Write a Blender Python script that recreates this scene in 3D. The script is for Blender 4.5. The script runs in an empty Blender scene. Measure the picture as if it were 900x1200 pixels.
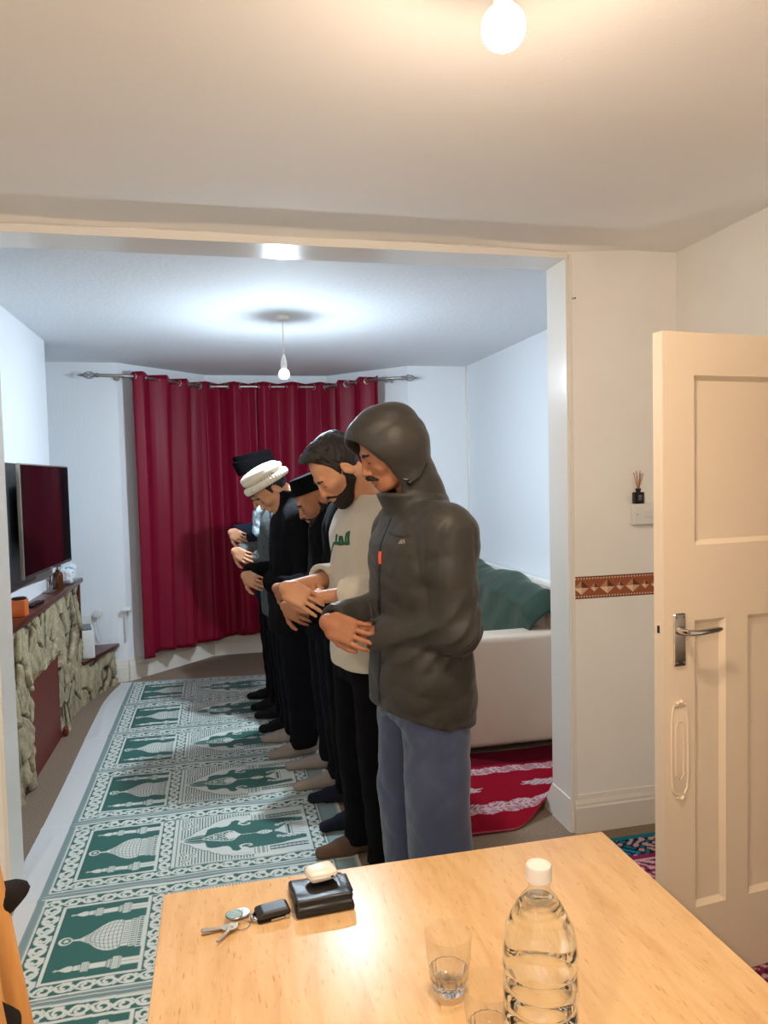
import bpy, math, random
import numpy as np
from mathutils import Vector, Matrix
random.seed(7); RNG = np.random.RandomState(7)
COL = bpy.context.scene.collection
PI = math.pi
SC = bpy.context.scene
SC.view_settings.view_transform = 'Standard'
SC.view_settings.look = 'None'
SC.view_settings.gamma = 1
SC.view_settings.exposure = 0.62
SC.view_settings.use_curve_mapping = False

# ------------------------------------------------------------------ materials
def lin(c):
    out = []
    for v in c:
        v = v / 255.0
        out.append(v / 12.92 if v <= 0.04045 else ((v + 0.055) / 1.055) ** 2.4)
    return (out[0], out[1], out[2], 1.0)

def base_mat(name):
    m = bpy.data.materials.new(name); m.use_nodes = True
    nt = m.node_tree
    return m, nt, nt.nodes['Principled BSDF']

def mat(name, c, rough=0.6, metal=0.0, spec=0.5, bump=0.0, scale=50.0, stretch=(1, 1, 1), c2=None, cscale=None,
        sheen=0.0, coat=0.0, trans=0.0, ior=1.45, detail=4.0, sub=0.0, coords='Object', dist=0.002):
    m, nt, b = base_mat(name)
    N, L = nt.nodes, nt.links
    b.inputs['Base Color'].default_value = lin(c)
    b.inputs['Roughness'].default_value = rough
    b.inputs['Metallic'].default_value = metal
    b.inputs['Specular IOR Level'].default_value = spec
    b.inputs['Sheen Weight'].default_value = sheen
    b.inputs['Coat Weight'].default_value = coat
    b.inputs['Transmission Weight'].default_value = trans
    b.inputs['IOR'].default_value = ior
    b.inputs['Subsurface Weight'].default_value = sub
    if sub: b.inputs['Subsurface Radius'].default_value = (0.01, 0.004, 0.002)
    if bump or c2:
        tc = N.new('ShaderNodeTexCoord'); mp = N.new('ShaderNodeMapping')
        mp.inputs['Scale'].default_value = stretch
        L.new(tc.outputs[coords], mp.inputs['Vector'])
    if bump:
        n = N.new('ShaderNodeTexNoise'); n.inputs['Scale'].default_value = scale; n.inputs['Detail'].default_value = detail
        L.new(mp.outputs[0], n.inputs['Vector'])
        bp = N.new('ShaderNodeBump'); bp.inputs['Strength'].default_value = bump; bp.inputs['Distance'].default_value = dist
        L.new(n.outputs['Fac'], bp.inputs['Height']); L.new(bp.outputs[0], b.inputs['Normal'])
    if c2:
        n2 = N.new('ShaderNodeTexNoise'); n2.inputs['Scale'].default_value = cscale or scale; n2.inputs['Detail'].default_value = 5
        L.new(mp.outputs[0], n2.inputs['Vector'])
        r = N.new('ShaderNodeValToRGB'); r.color_ramp.elements[0].position = 0.35; r.color_ramp.elements[1].position = 0.65
        r.color_ramp.elements[0].color = lin(c); r.color_ramp.elements[1].color = lin(c2)
        L.new(n2.outputs['Fac'], r.inputs[0]); L.new(r.outputs[0], b.inputs['Base Color'])
    return m

def attr_mat(name, rough=0.8, bump=0.0, scale=80, spec=0.4, sheen=0.0, noise=0.0, coat=0.0):
    m, nt, b = base_mat(name); N, L = nt.nodes, nt.links
    a = N.new('ShaderNodeAttribute'); a.attribute_name = 'pattern'
    L.new(a.outputs['Color'], b.inputs['Base Color'])
    b.inputs['Roughness'].default_value = rough; b.inputs['Specular IOR Level'].default_value = spec
    b.inputs['Sheen Weight'].default_value = sheen; b.inputs['Coat Weight'].default_value = coat
    tc = N.new('ShaderNodeTexCoord')
    n = N.new('ShaderNodeTexNoise'); n.inputs['Scale'].default_value = scale; n.inputs['Detail'].default_value = 6
    L.new(tc.outputs['Object'], n.inputs['Vector'])
    if noise:
        mx = N.new('ShaderNodeMix'); mx.data_type = 'RGBA'; mx.blend_type = 'OVERLAY'; mx.inputs[0].default_value = noise
        L.new(a.outputs['Color'], mx.inputs[6]); L.new(n.outputs['Fac'], mx.inputs[7]); L.new(mx.outputs[2], b.inputs['Base Color'])
    if bump:
        bp = N.new('ShaderNodeBump'); bp.inputs['Strength'].default_value = bump; bp.inputs['Distance'].default_value = 0.003
        L.new(n.outputs['Fac'], bp.inputs['Height']); L.new(bp.outputs[0], b.inputs['Normal'])
    return m

def emit(name, c, s):
    m, nt, b = base_mat(name)
    b.inputs['Base Color'].default_value = (1, 1, 1, 1)
    b.inputs['Emission Color'].default_value = c; b.inputs['Emission Strength'].default_value = s
    return m

def thin_glass(name, tint=(1, 1, 1, 1), refl=1.0):
    # thin-walled clear glass: transparent body with a fresnel-weighted sharp reflection
    m = bpy.data.materials.new(name); m.use_nodes = True; nt = m.node_tree; N, L = nt.nodes, nt.links
    N.clear(); o = N.new('ShaderNodeOutputMaterial'); t = N.new('ShaderNodeBsdfTransparent'); g = N.new('ShaderNodeBsdfGlossy')
    t.inputs[0].default_value = tint; g.inputs['Roughness'].default_value = 0.02
    f = N.new('ShaderNodeLayerWeight'); f.inputs[0].default_value = .5
    pw = N.new('ShaderNodeMath'); pw.operation = 'POWER'; pw.inputs[1].default_value = 4.5; L.new(f.outputs['Facing'], pw.inputs[0])
    ma = N.new('ShaderNodeMath'); ma.operation = 'MULTIPLY_ADD'; ma.inputs[1].default_value = .75 * refl; ma.inputs[2].default_value = .035; L.new(pw.outputs[0], ma.inputs[0])
    mx = N.new('ShaderNodeMixShader'); L.new(ma.outputs[0], mx.inputs[0]); L.new(t.outputs[0], mx.inputs[1]); L.new(g.outputs[0], mx.inputs[2])
    L.new(mx.outputs[0], o.inputs[0]); return m

WHITE_NEAR = mat('warm_white_emulsion', (246, 243, 238), 0.75, bump=0.35, scale=160, c2=(242, 238, 232), cscale=3, dist=0.001)
WHITE_GLOSS = mat('white_gloss_paint', (238, 234, 226), 0.22, bump=0.15, scale=25, spec=0.5, dist=0.001)
CREAM_DOOR = mat('cream_door_gloss', (236, 216, 190), 0.38, bump=0.2, scale=90, dist=0.0006)
CEIL_NEAR = mat('lined_ceiling_paper', (249, 245, 240), 0.85, bump=0.5, scale=120, stretch=(1, 2.5, 1), dist=0.0015)
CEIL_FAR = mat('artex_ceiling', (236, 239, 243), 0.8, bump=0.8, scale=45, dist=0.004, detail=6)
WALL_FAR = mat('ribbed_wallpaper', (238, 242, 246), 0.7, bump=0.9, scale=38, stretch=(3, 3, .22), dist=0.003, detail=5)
CARPET = mat('beige_carpet', (172, 150, 130), 0.98, bump=1.0, scale=420, c2=(138, 118, 102), cscale=160, spec=0.1, dist=0.006)
SKIRT = mat('skirting_paint', (232, 226, 216), 0.35, bump=0.1, scale=30)
MAHOG = mat('mahogany_shelf', (96, 46, 28), 0.28, bump=0.1, scale=20, stretch=(6, .6, 6), c2=(72, 32, 20), cscale=9)
BLACK_PLASTIC = mat('black_plastic', (18, 18, 19), 0.35)
CHROME = mat('chrome', (200, 198, 195), 0.12, metal=1.0)
STEEL = mat('brushed_steel', (165, 160, 155), 0.35, metal=1.0)
WPLASTIC = mat('white_plastic', (232, 230, 226), 0.35)

# ------------------------------------------------------------------ object helpers
class MB:
    def __init__(s): s.v = []; s.f = []; s.m = []; s.mi = 0
    def mat(s, i): s.mi = i; return s
    def add(s, vs, fs):
        o = len(s.v); s.v += [tuple(p) for p in vs]; s.f += [tuple(i + o for i in f) for f in fs]; s.m += [s.mi] * len(fs); return s
    def box(s, lo, hi, M=None, bev=0.0):
        x0, y0, z0 = lo; x1, y1, z1 = hi
        if bev <= 0:
            vs = [(x0, y0, z0), (x1, y0, z0), (x1, y1, z0), (x0, y1, z0), (x0, y0, z1), (x1, y0, z1), (x1, y1, z1), (x0, y1, z1)]
            fs = [(3, 2, 1, 0), (4, 5, 6, 7), (0, 1, 5, 4), (1, 2, 6, 5), (2, 3, 7, 6), (3, 0, 4, 7)]
        else:
            b = bev; vs = []; fs = []
            # three nested slabs give a chamfered box
            def ring(ix, iy, z): return [(x0 + ix, y0 + iy, z), (x1 - ix, y0 + iy, z), (x1 - ix, y1 - iy, z), (x0 + ix, y1 - iy, z)]
            def ring8(i, z):
                return [(x0 + i, y0 + i + b, z), (x0 + i + b, y0 + i, z), (x1 - i - b, y0 + i, z), (x1 - i, y0 + i + b, z),
                        (x1 - i, y1 - i - b, z), (x1 - i - b, y1 - i, z), (x0 + i + b, y1 - i, z), (x0 + i, y1 - i - b, z)]
            rs = [ring8(b, z0), ring8(0.3 * b, z0 + 0.3 * b), ring8(0, z0 + b), ring8(0, z1 - b), ring8(0.3 * b, z1 - 0.3 * b), ring8(b, z1)]
            for r in rs: vs += r
            for k in range(5):
                for i in range(8):
                    j = (i + 1) % 8; fs.append((k * 8 + i, k * 8 + j, k * 8 + 8 + j, k * 8 + 8 + i))
            fs.append(tuple(range(7, -1, -1))); fs.append(tuple(40 + i for i in range(8)))
        if M is not None: vs = [tuple(M @ Vector(p)) for p in vs]
        return s.add(vs, fs)
    def tube(s, pts, r, n=12, cap=True):
        pts = [Vector(p) for p in pts]; k = len(pts)
        rs = [r] * k if not hasattr(r, '__len__') else list(r)
        vs = []; fs = []; up = None
        for i, p in enumerate(pts):
            t = (pts[min(i + 1, k - 1)] - pts[max(i - 1, 0)])
            t = t.normalized() if t.length > 1e-9 else Vector((0, 0, 1))
            if up is None:
                up = Vector((0, 0, 1)) if abs(t.z) < 0.9 else Vector((1, 0, 0))
            a = t.cross(up)
            a = a.normalized() if a.length > 1e-6 else Vector((1, 0, 0))
            b = t.cross(a).normalized(); up = -b if False else up
            for j in range(n):
                an = 2 * PI * j / n; vs.append(p + a * (math.cos(an) * rs[i]) + b * (math.sin(an) * rs[i]))
        for i in range(k - 1):
            for j in range(n):
                j2 = (j + 1) % n; fs.append((i * n + j, i * n + j2, (i + 1) * n + j2, (i + 1) * n + j))
        if cap: fs.append(tuple(range(n - 1, -1, -1))); fs.append(tuple((k - 1) * n + j for j in range(n)))
        return s.add(vs, fs)
    def lathe(s, prof, c=(0, 0, 0), n=32, wob=None):
        vs = []; fs = []; k = len(prof)
        for i, (r, z) in enumerate(prof):
            for j in range(n):
                an = 2 * PI * j / n; rr = r * (wob(an, z) if wob else 1)
                vs.append((c[0] + rr * math.cos(an), c[1] + rr * math.sin(an), c[2] + z))
        for i in range(k - 1):
            for j in range(n):
                j2 = (j + 1) % n; fs.append((i * n + j, i * n + j2, (i + 1) * n + j2, (i + 1) * n + j))
        if prof[0][0] > 1e-5: fs.append(tuple(range(n - 1, -1, -1)))
        if prof[-1][0] > 1e-5: fs.append(tuple((k - 1) * n + j for j in range(n)))
        return s.add(vs, fs)
    def prism(s, poly, z0, z1, M=None):
        n = len(poly); vs = [(x, y, z0) for x, y in poly] + [(x, y, z1) for x, y in poly]
        fs = [tuple(range(n - 1, -1, -1)), tuple(range(n, 2 * n))] + [(i, (i + 1) % n, n + (i + 1) % n, n + i) for i in range(n)]
        if M is not None: vs = [tuple(M @ Vector(p)) for p in vs]
        return s.add(vs, fs)
    def build(s, name, mats, parent=None, smooth=False, loc=None, rot=None):
        me = bpy.data.meshes.new(name); me.from_pydata([tuple(p) for p in s.v], [], s.f)
        if not isinstance(mats, (list, tuple)): mats = [mats]
        for m in mats: me.materials.append(m)
        for p, i in zip(me.polygons, s.m): p.material_index = min(i, len(mats) - 1)
        if smooth:
            me.polygons.foreach_set('use_smooth', [True] * len(me.polygons))
            if smooth != 'all': me.set_sharp_from_angle(angle=math.radians(smooth if smooth is not True else 40))
        me.update()
        o = bpy.data.objects.new(name, me); COL.objects.link(o)
        if parent: o.parent = parent
        if loc: o.location = loc
        if rot: o.rotation_euler = rot
        return o

def grid_obj(name, P, mats, parent=None, color=None, smooth=True, closed_u=False, flip=False):
    """P: (nu,nv,3) array -> quad mesh object, optional per-vertex colour attribute 'pattern'"""
    nu, nv, _ = P.shape
    idx = np.arange(nu * nv).reshape(nu, nv)
    if closed_u: idx = np.vstack([idx, idx[:1]])
    a, b, c, d = idx[:-1, :-1], idx[1:, :-1], idx[1:, 1:], idx[:-1, 1:]
    F = np.stack([a, b, c, d], -1).reshape(-1, 4)
    if flip: F = F[:, ::-1]
    return np_mesh(name, P.reshape(-1, 3), F, mats, parent, color.reshape(-1, 3) if color is not None else None, smooth)

def np_mesh(name, V, F, mats, parent=None, color=None, smooth=True):
    me = bpy.data.meshes.new(name)
    V = np.ascontiguousarray(V, np.float32); F = np.ascontiguousarray(F, np.int32); n = len(F)
    me.vertices.add(len(V)); me.vertices.foreach_set('co', V.ravel())
    me.loops.add(n * 4); me.loops.foreach_set('vertex_index', F.ravel())
    me.polygons.add(n); me.polygons.foreach_set('loop_start', np.arange(0, n * 4, 4, dtype=np.int32))
    me.polygons.foreach_set('use_smooth', np.full(n, smooth))
    if not isinstance(mats, (list, tuple)): mats = [mats]
    for m in mats: me.materials.append(m)
    me.update(calc_edges=True); me.validate()
    if color is not None:
        at = me.attributes.new('pattern', 'FLOAT_COLOR', 'POINT')
        c = np.ones((len(V), 4), np.float32); c[:, :3] = color; at.data.foreach_set('color', c.ravel())
    o = bpy.data.objects.new(name, me); COL.objects.link(o)
    if parent: o.parent = parent
    return o

def tag(o, label=None, cat=None, group=None, kind=None):
    if label: o['label'] = label
    if cat: o['category'] = cat
    if group: o['group'] = group
    if kind: o['kind'] = kind
    return o
def empty(name, loc, rz=0.0, label=None, cat=None, group=None):
    o = bpy.data.objects.new(name, None); COL.objects.link(o); o.location = loc; o.rotation_euler = (0, 0, rz)
    o.empty_display_size = 0.05
    return tag(o, label, cat, group)
def struct(name, mb, m, parent=None, smooth=False, label=None, cat=None):
    o = mb.build(name, m, parent, smooth)
    if parent is None: tag(o, label, cat, None, 'structure')
    return o
def rotz(v, a):
    c, s = math.cos(a), math.sin(a); return (v[0] * c - v[1] * s, v[0] * s + v[1] * c)

# ------------------------------------------------------------------ camera
cam_d = bpy.data.cameras.new('camera'); cam = bpy.data.objects.new('camera', cam_d); COL.objects.link(cam); SC.camera = cam
yaw, pitch, roll, FPX = 0.223883434, -0.0478458633, -0.0234698039, 854.234
fw = Vector((math.sin(yaw) * math.cos(pitch), math.cos(yaw) * math.cos(pitch), math.sin(pitch)))
r0 = Vector((math.cos(yaw), -math.sin(yaw), 0)); u0 = r0.cross(fw)
rr = r0 * math.cos(roll) + u0 * math.sin(roll); uu = -r0 * math.sin(roll) + u0 * math.cos(roll)
Mc = Matrix((rr, uu, -fw)).transposed().to_4x4(); Mc.translation = Vector((0, 0, 1.58)); cam.matrix_world = Mc
cam_d.sensor_fit = 'HORIZONTAL'; cam_d.sensor_width = 36.0; cam_d.lens = 36.0 * FPX / 900.0
cam_d.clip_start = 0.02; cam_d.clip_end = 60

# ------------------------------------------------------------------ room shell
ZN, ZF = 2.535, 2.525          # near / far ceiling height
YP0, YP1 = 2.88, 3.05          # partition wall between the rooms
XL, XR = -0.80, 1.474          # opening
XRN, XRF = 2.0, 2.15           # right walls
XLN = -1.9; YB = -1.3          # near room left / back
struct('floor', MB().box((-2.2, -1.5, -0.1), (2.6, 7.3, 0.0)), CARPET, label='beige twist pile carpet floor through both rooms', cat='floor')
struct('ceiling', MB().box((-2.0, -1.4, ZN), (2.1, YP1, ZN + 0.1)), CEIL_NEAR, label='warm lit papered ceiling of the near room', cat='ceiling')
struct('ceiling', MB().box((-1.6, YP1 - 0.001, ZF), (2.3, 7.3, ZF + 0.1)), CEIL_FAR, label='textured ceiling of the far room in cool light', cat='ceiling')
struct('wall_partition', MB().box((XR + 0.004, YP0, 0), (XRF + .1, YP1, 2.60)), WHITE_NEAR, label='white partition wall right of the wide opening', cat='wall')
struct('wall_partition', MB().box((-2.0, YP0, 0), (XL - 0.004, YP1, 2.60)), WHITE_NEAR, label='white partition wall left of the wide opening', cat='wall')
struct('wall_right', MB().box((XRN, 2.05, 0), (XRN + 0.1, YP0, 2.6)).box((XRN, -1.4, 0), (XRN + 0.1, 1.2, 2.6)).box((XRN, 1.2, 2.04), (XRN + 0.1, 2.05, 2.6)), WHITE_NEAR, label='near right wall with the doorway', cat='wall')
struct('wall_hall', MB().box((2.9, 0.4, 0), (3.0, 2.9, 2.6)).box((2.1, 0.35, 0), (3.0, 0.4, 2.6)).box((2.26, 2.9, 0), (3.0, 2.95, 2.6)), WHITE_NEAR, label='plain hall wall beyond the doorway', cat='wall')
struct('floor', MB().box((2.1, .4, -0.02), (2.9, 2.9, 0.001)), CARPET, label='hall carpet beyond the doorway', cat='floor')
struct('ceiling', MB().box((2.1, .35, 2.5), (3.0, 2.95, 2.6)), WHITE_NEAR, label='hall ceiling beyond the doorway', cat='ceiling')
struct('wall_left', MB().box((XLN - 0.1, -1.4, 0), (XLN, YP0, 2.6)), WHITE_NEAR, label='left wall of the near room', cat='wall')
struct('wall_back', MB().box((-2.0, YB - 0.1, 0), (2.1, YB, 2.6)), WHITE_NEAR, label='wall behind the camera', cat='wall')
# opening lining: thin gloss boards on both jambs and the soffit, plus narrow architrave bead
struct('trim_1', MB().box((XR - 0.008, YP0 - 0.006, 0), (XR + 0.006, YP1 + 0.006, 2.49)).prism([(YP0, 0), (YP1 + .10, 0), (YP1 + .006, .15), (YP0, .15)], XR - 0.012, XR + .006,
       Matrix(((0, 0, 1, 0), (1, 0, 0, 0), (0, 1, 0, 0), (0, 0, 0, 1)))).box((XR + .004, YP0 - .012, .15), (XR + .018, YP0 - .001, 2.50)), WHITE_GLOSS, label='white gloss lining on the right jamb of the opening', cat='trim')
struct('trim_2', MB().box((XL - 0.006, YP0 - 0.006, 0), (XL + 0.008, YP1 + 0.006, 2.49)), WHITE_GLOSS, label='white gloss lining on the left jamb of the opening', cat='trim')
lt = MB()
n = 40
for i in range(n):
    xa, xb = XL - .0 + (XR - XL) * i / n, XL + (XR - XL) * (i + 1) / n
    f = lambda x: 0.006 * math.sin(x * 2.2 + 1) + 0.002 * math.sin(x * 17)
    za, zb = 2.520 + f(xa), 2.520 + f(xb)
    vs = [(xa, YP0 - .012, 2.485), (xb, YP0 - .012, 2.485), (xb, YP0 - .012, zb - .005), (xa, YP0 - .012, za - .005), (xb, YP0 - .001, zb + .002), (xa, YP0 - .001, za + .002), (xb, YP1 + .006, 2.485), (xa, YP1 + .006, 2.485), (xb, YP1 + .006, 2.60), (xa, YP1 + .006, 2.60), (xb, YP0, 2.60), (xa, YP0, 2.60)]
    lt.add(vs, [(0, 1, 2, 3), (3, 2, 4, 5), (1, 0, 7, 6), (6, 7, 9, 8), (5, 4, 10, 11)])
struct('trim_3', lt, WHITE_GLOSS, smooth=30, label='white gloss beam lining across the head of the opening', cat='trim')
# rough plaster swell where the near ceiling meets the beam
sw = []
for i in range(81):
    x = XL + (XR + .5 - XL) * i / 80
    w = 0.06 + 0.02 * math.sin(x * 3.1) + 0.012 * math.sin(x * 7.7 + 1); h = 0.016 + 0.004 * math.sin(x * 5)
    if x > XR: h *= max(0, 1 - (x - XR) / .3)
    sw.append([(x, YP0 - w * t, ZN - h * (math.cos(PI * min(t, 1)) * .5 + .5) - .0005) for t in np.linspace(0, 1.05, 10)])
o = grid_obj('trim_4', np.array(sw), CEIL_NEAR, flip=True); tag(o, 'uneven filled plaster line above the opening beam', 'trim', None, 'structure')

# far room: right wall, chimney breast, alcove, back wall, bay
struct('wall_right_far', MB().box((XRF, YP1, 0), (XRF + .1, 6.2, 2.6)), WALL_FAR, label='pale right wall of the far room behind the sofa', cat='wall')
struct('wall_chimney', MB().box((-1.6, 3.35, 0), (-1.075, 5.2, 2.6)), WALL_FAR, label='chimney breast wall behind the television', cat='wall')
struct('wall_left_far', MB().box((-1.62, YP1, 0), (-1.5, 6.2, 2.6)), WALL_FAR, label='left alcove wall of the far room', cat='wall')
bay = [(-1.6, 6.08), (-.74, 6.08), (-.08, 6.74), (1.02, 6.74), (1.62, 6.08), (2.2, 6.08)]
wb = MB()
for (x0, y0), (x1, y1) in zip(bay[:-1], bay[1:]):
    d = Vector((x1 - x0, y1 - y0)).normalized(); nn = Vector((-d.y, d.x)) * .1
    wb.prism([(x0, y0), (x1, y1), (x1 + nn.x, y1 + nn.y), (x0 + nn.x, y0 + nn.y)], 0, 2.6)
struct('wall_far', wb, WALL_FAR, label='far wall with the curtained bay', cat='wall')
# vertical paper seam near the right-hand corner and corner bead
struct('trim_5', MB().box((2.144, 6.045, 0.1), (2.15, 6.08, 2.52)), WHITE_GLOSS, label='narrow vertical bead in the far right corner', cat='trim')
# skirting boards
def skirt_profile(t=0.018, h=0.14):
    return [(0, 0), (t, 0), (t, h * .68), (t * .75, h * .72), (t * .75, h * .78), (t * .45, h * .88), (t * .25, h), (0, h)]
def skirting(mb, a, b, h=0.14, t=.018):
    # a->b along the wall foot, room lies to the RIGHT of a->b
    a = Vector(a); b = Vector(b); d = (b - a).normalized(); nr = Vector((d.y, -d.x)); pr = skirt_profile(t, h); k = len(pr)
    vs = [(a.x + nr.x * p, a.y + nr.y * p, z) for p, z in pr] + [(b.x + nr.x * p, b.y + nr.y * p, z) for p, z in pr]
    fs = [(i, (i + 1) % k, k + (i + 1) % k, k + i) for i in range(k)] + [tuple(range(k)), tuple(range(2 * k - 1, k - 1, -1))]
    mb.add(vs, fs)
s = MB(); skirting(s, (XR + .005, YP0), (XRN, YP0), .165, .022); struct('baseboard_partition', s, SKIRT, label='moulded white skirting under the border strip wall', cat='baseboard')
s = MB(); skirting(s, (XRN, YP0), (XRN, 2.06), .165, .022); skirting(s, (XRN, 1.19), (XRN, -1.3), .165, .022); struct('baseboard_right', s, SKIRT, label='moulded white skirting on the near right wall', cat='baseboard')
s = MB()
for a, b in zip(bay[:-1], bay[1:]): skirting(s, a, b, .17, .022)
struct('baseboard_far', s, SKIRT, label='white skirting round the bay below the curtains', cat='baseboard')
s = MB(); skirting(s, (XRF, 6.08), (XRF, YP1), .15, .02); struct('baseboard_right_far', s, SKIRT, label='white skirting on the far right wall', cat='baseboard')
# tiny filler holes on the partition wall
struct('trim_6', MB().tube([(1.5, YP0 - .0015, 2.32), (1.5, YP0 + .001, 2.32)], .004, 8).tube([(1.512, YP0 - .0015, 2.322), (1.512, YP0 + .001, 2.322)], .004, 8), BLACK_PLASTIC, label='two small dark screw holes high on the partition wall', cat='marks')

# door, open into the near room
DA = math.radians(5.6)
door = empty('door_1', (1.262, 1.885, 0.012), DA); tag(door, 'open cream panelled door with chrome lever handle', 'door', None, 'structure')
W, Hd, T = 0.74, 1.97, 0.042
d = MB()   # frame members, y 0 is the near face, T the far face
st = 0.112
for (x0, x1, z0, z1) in [(0, st, 0, Hd), (W - st, W, 0, Hd), (st, W - st, Hd - .125, Hd), (st, W - st, 1.12, 1.345 - .0), (st, W - st, 0, .24), ]:
    d.box((x0, 0, z0), (x1, T, z1))
for cx in (st + (W - 2 * st - 2 * .085) / 3 + .0425, W - st - (W - 2 * st - 2 * .085) / 3 - .0425):
    d.box((cx - .0425, 0, .24), (cx + .0425, T, 1.12))
d.build('door_frame', CREAM_DOOR, door)
pan = [(st, W - st, 1.345, Hd - .125)]
pw = (W - 2 * st - 2 * .085) / 3
for i in range(3): x0 = st + i * (pw + .085); pan.append((x0, x0 + pw, .24, 1.12))
for (x0, x1, z0, z1) in pan:
    p = MB().box((x0, .014, z0), (x1, T - .014, z1))
    q = MB(); b = .014
    for ya, yb in ((0, .014), (T, T - .014)):
        o_ = [(x0, z0), (x1, z0), (x1, z1), (x0, z1)]; i_ = [(x0 + b, z0 + b), (x1 - b, z0 + b), (x1 - b, z1 - b), (x0 + b, z1 - b)]
        vs = [(x, ya + (.001 if ya == 0 else -.001), z) for x, z in o_] + [(x, yb, z) for x, z in i_]
        q.add(vs, [(k, (k + 1) % 4, 4 + (k + 1) % 4, 4 + k) for k in range(4)])
    po = p.build('door_panel', CREAM_DOOR, door); q.build('panel_moulding', CREAM_DOOR, po)
h = MB().box((.032, -.007, .99 - .0), (.075, 0.0, 1.145), bev=.003)
ho = h.build('handle_plate', CHROME, door, smooth=30)
hl = MB().tube([(.054, -.006, 1.095), (.054, -.045, 1.095)], [.014, .009], 16).tube([(.054, -.043, 1.095), (.085, -.048, 1.094), (.15, -.05, 1.098), (.165, -.049, 1.099)], [.010, .009, .0085, .006], 12)
hl.build('lever_handle', CHROME, ho, smooth=40)
sc_ = MB()
for zz in (1.0, 1.135):
    for xx in (.041, .066): sc_.tube([(xx, -.0085, zz), (xx, -.006, zz)], .0035, 8)
sc_.build('plate_screws', STEEL, ho)
MB().box((-.0006, .014, 1.085), (.001, .028, 1.112)).box((-.001, .010, 1.03), (.0, .032, 1.17)).build('latch_plate', CREAM_DOOR, door)
MB().box((-.002, .016, 1.088), (.0, .026, 1.110)).build('latch_hole', BLACK_PLASTIC, door)
# moulded finger plate below the handle
fp_ = MB(); cx, cz = .054, .735
def ov(w, hh, n=44, wig=0.0):
    pts = []
    for i in range(n + 1):
        a = 2 * PI * i / n; c_, s_ = math.cos(a), math.sin(a)
        x = w * (abs(c_) ** .35) * (1 if c_ > 0 else -1); z = hh * (abs(s_) ** .55) * (1 if s_ > 0 else -1)
        if wig and abs(z) > hh * .8: z += wig * math.cos(x / w * PI * 3)
        pts.append((cx + x, -.003, cz + z))
    return pts
fp_.tube(ov(.030, .135, wig=.006), .0032, 8, cap=False)
fp_.tube([(cx - .014, -.003, cz - .075), (cx - .014, -.003, cz + .07), (cx - .006, -.003, cz + .085), (cx + .006, -.003, cz + .085), (cx + .014, -.003, cz + .07), (cx + .014, -.003, cz - .075), (cx, -.003, cz - .09), (cx - .014, -.003, cz - .075)], .002, 6)
fp_.box((cx - .028, -.002, cz - .13), (cx + .028, 0.0, cz + .13), bev=.0009)
for sx in (-1, 1):
    for sz in (-1, 1): fp_.tube([(cx + sx * .012, -.004, cz + sz * .14), (cx + sx * .004, -.005, cz + sz * .148)], .005, 8)
fp_.build('finger_plate', CREAM_DOOR, door, smooth=40)
# door casing in the right wall
c = MB().box((XRN - .018, 2.05, 0), (XRN, 2.12, 2.11)).box((XRN - .018, 1.13, 0), (XRN, 1.2, 2.11)).box((XRN - .018, 1.2, 2.04), (XRN, 2.05, 2.11))
c.box((XRN - .0, 2.035, 0), (XRN + .1, 2.05, 2.04)).box((XRN, 1.2, 0), (XRN + .1, 1.215, 2.04)).box((XRN, 1.2, 2.025), (XRN + .1, 2.05, 2.04))
struct('trim_7', c, WHITE_GLOSS, label='door casing in the near right wall', cat='trim')
LN, LF, LK = 790.0, 2700.0, 1000.0
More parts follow.
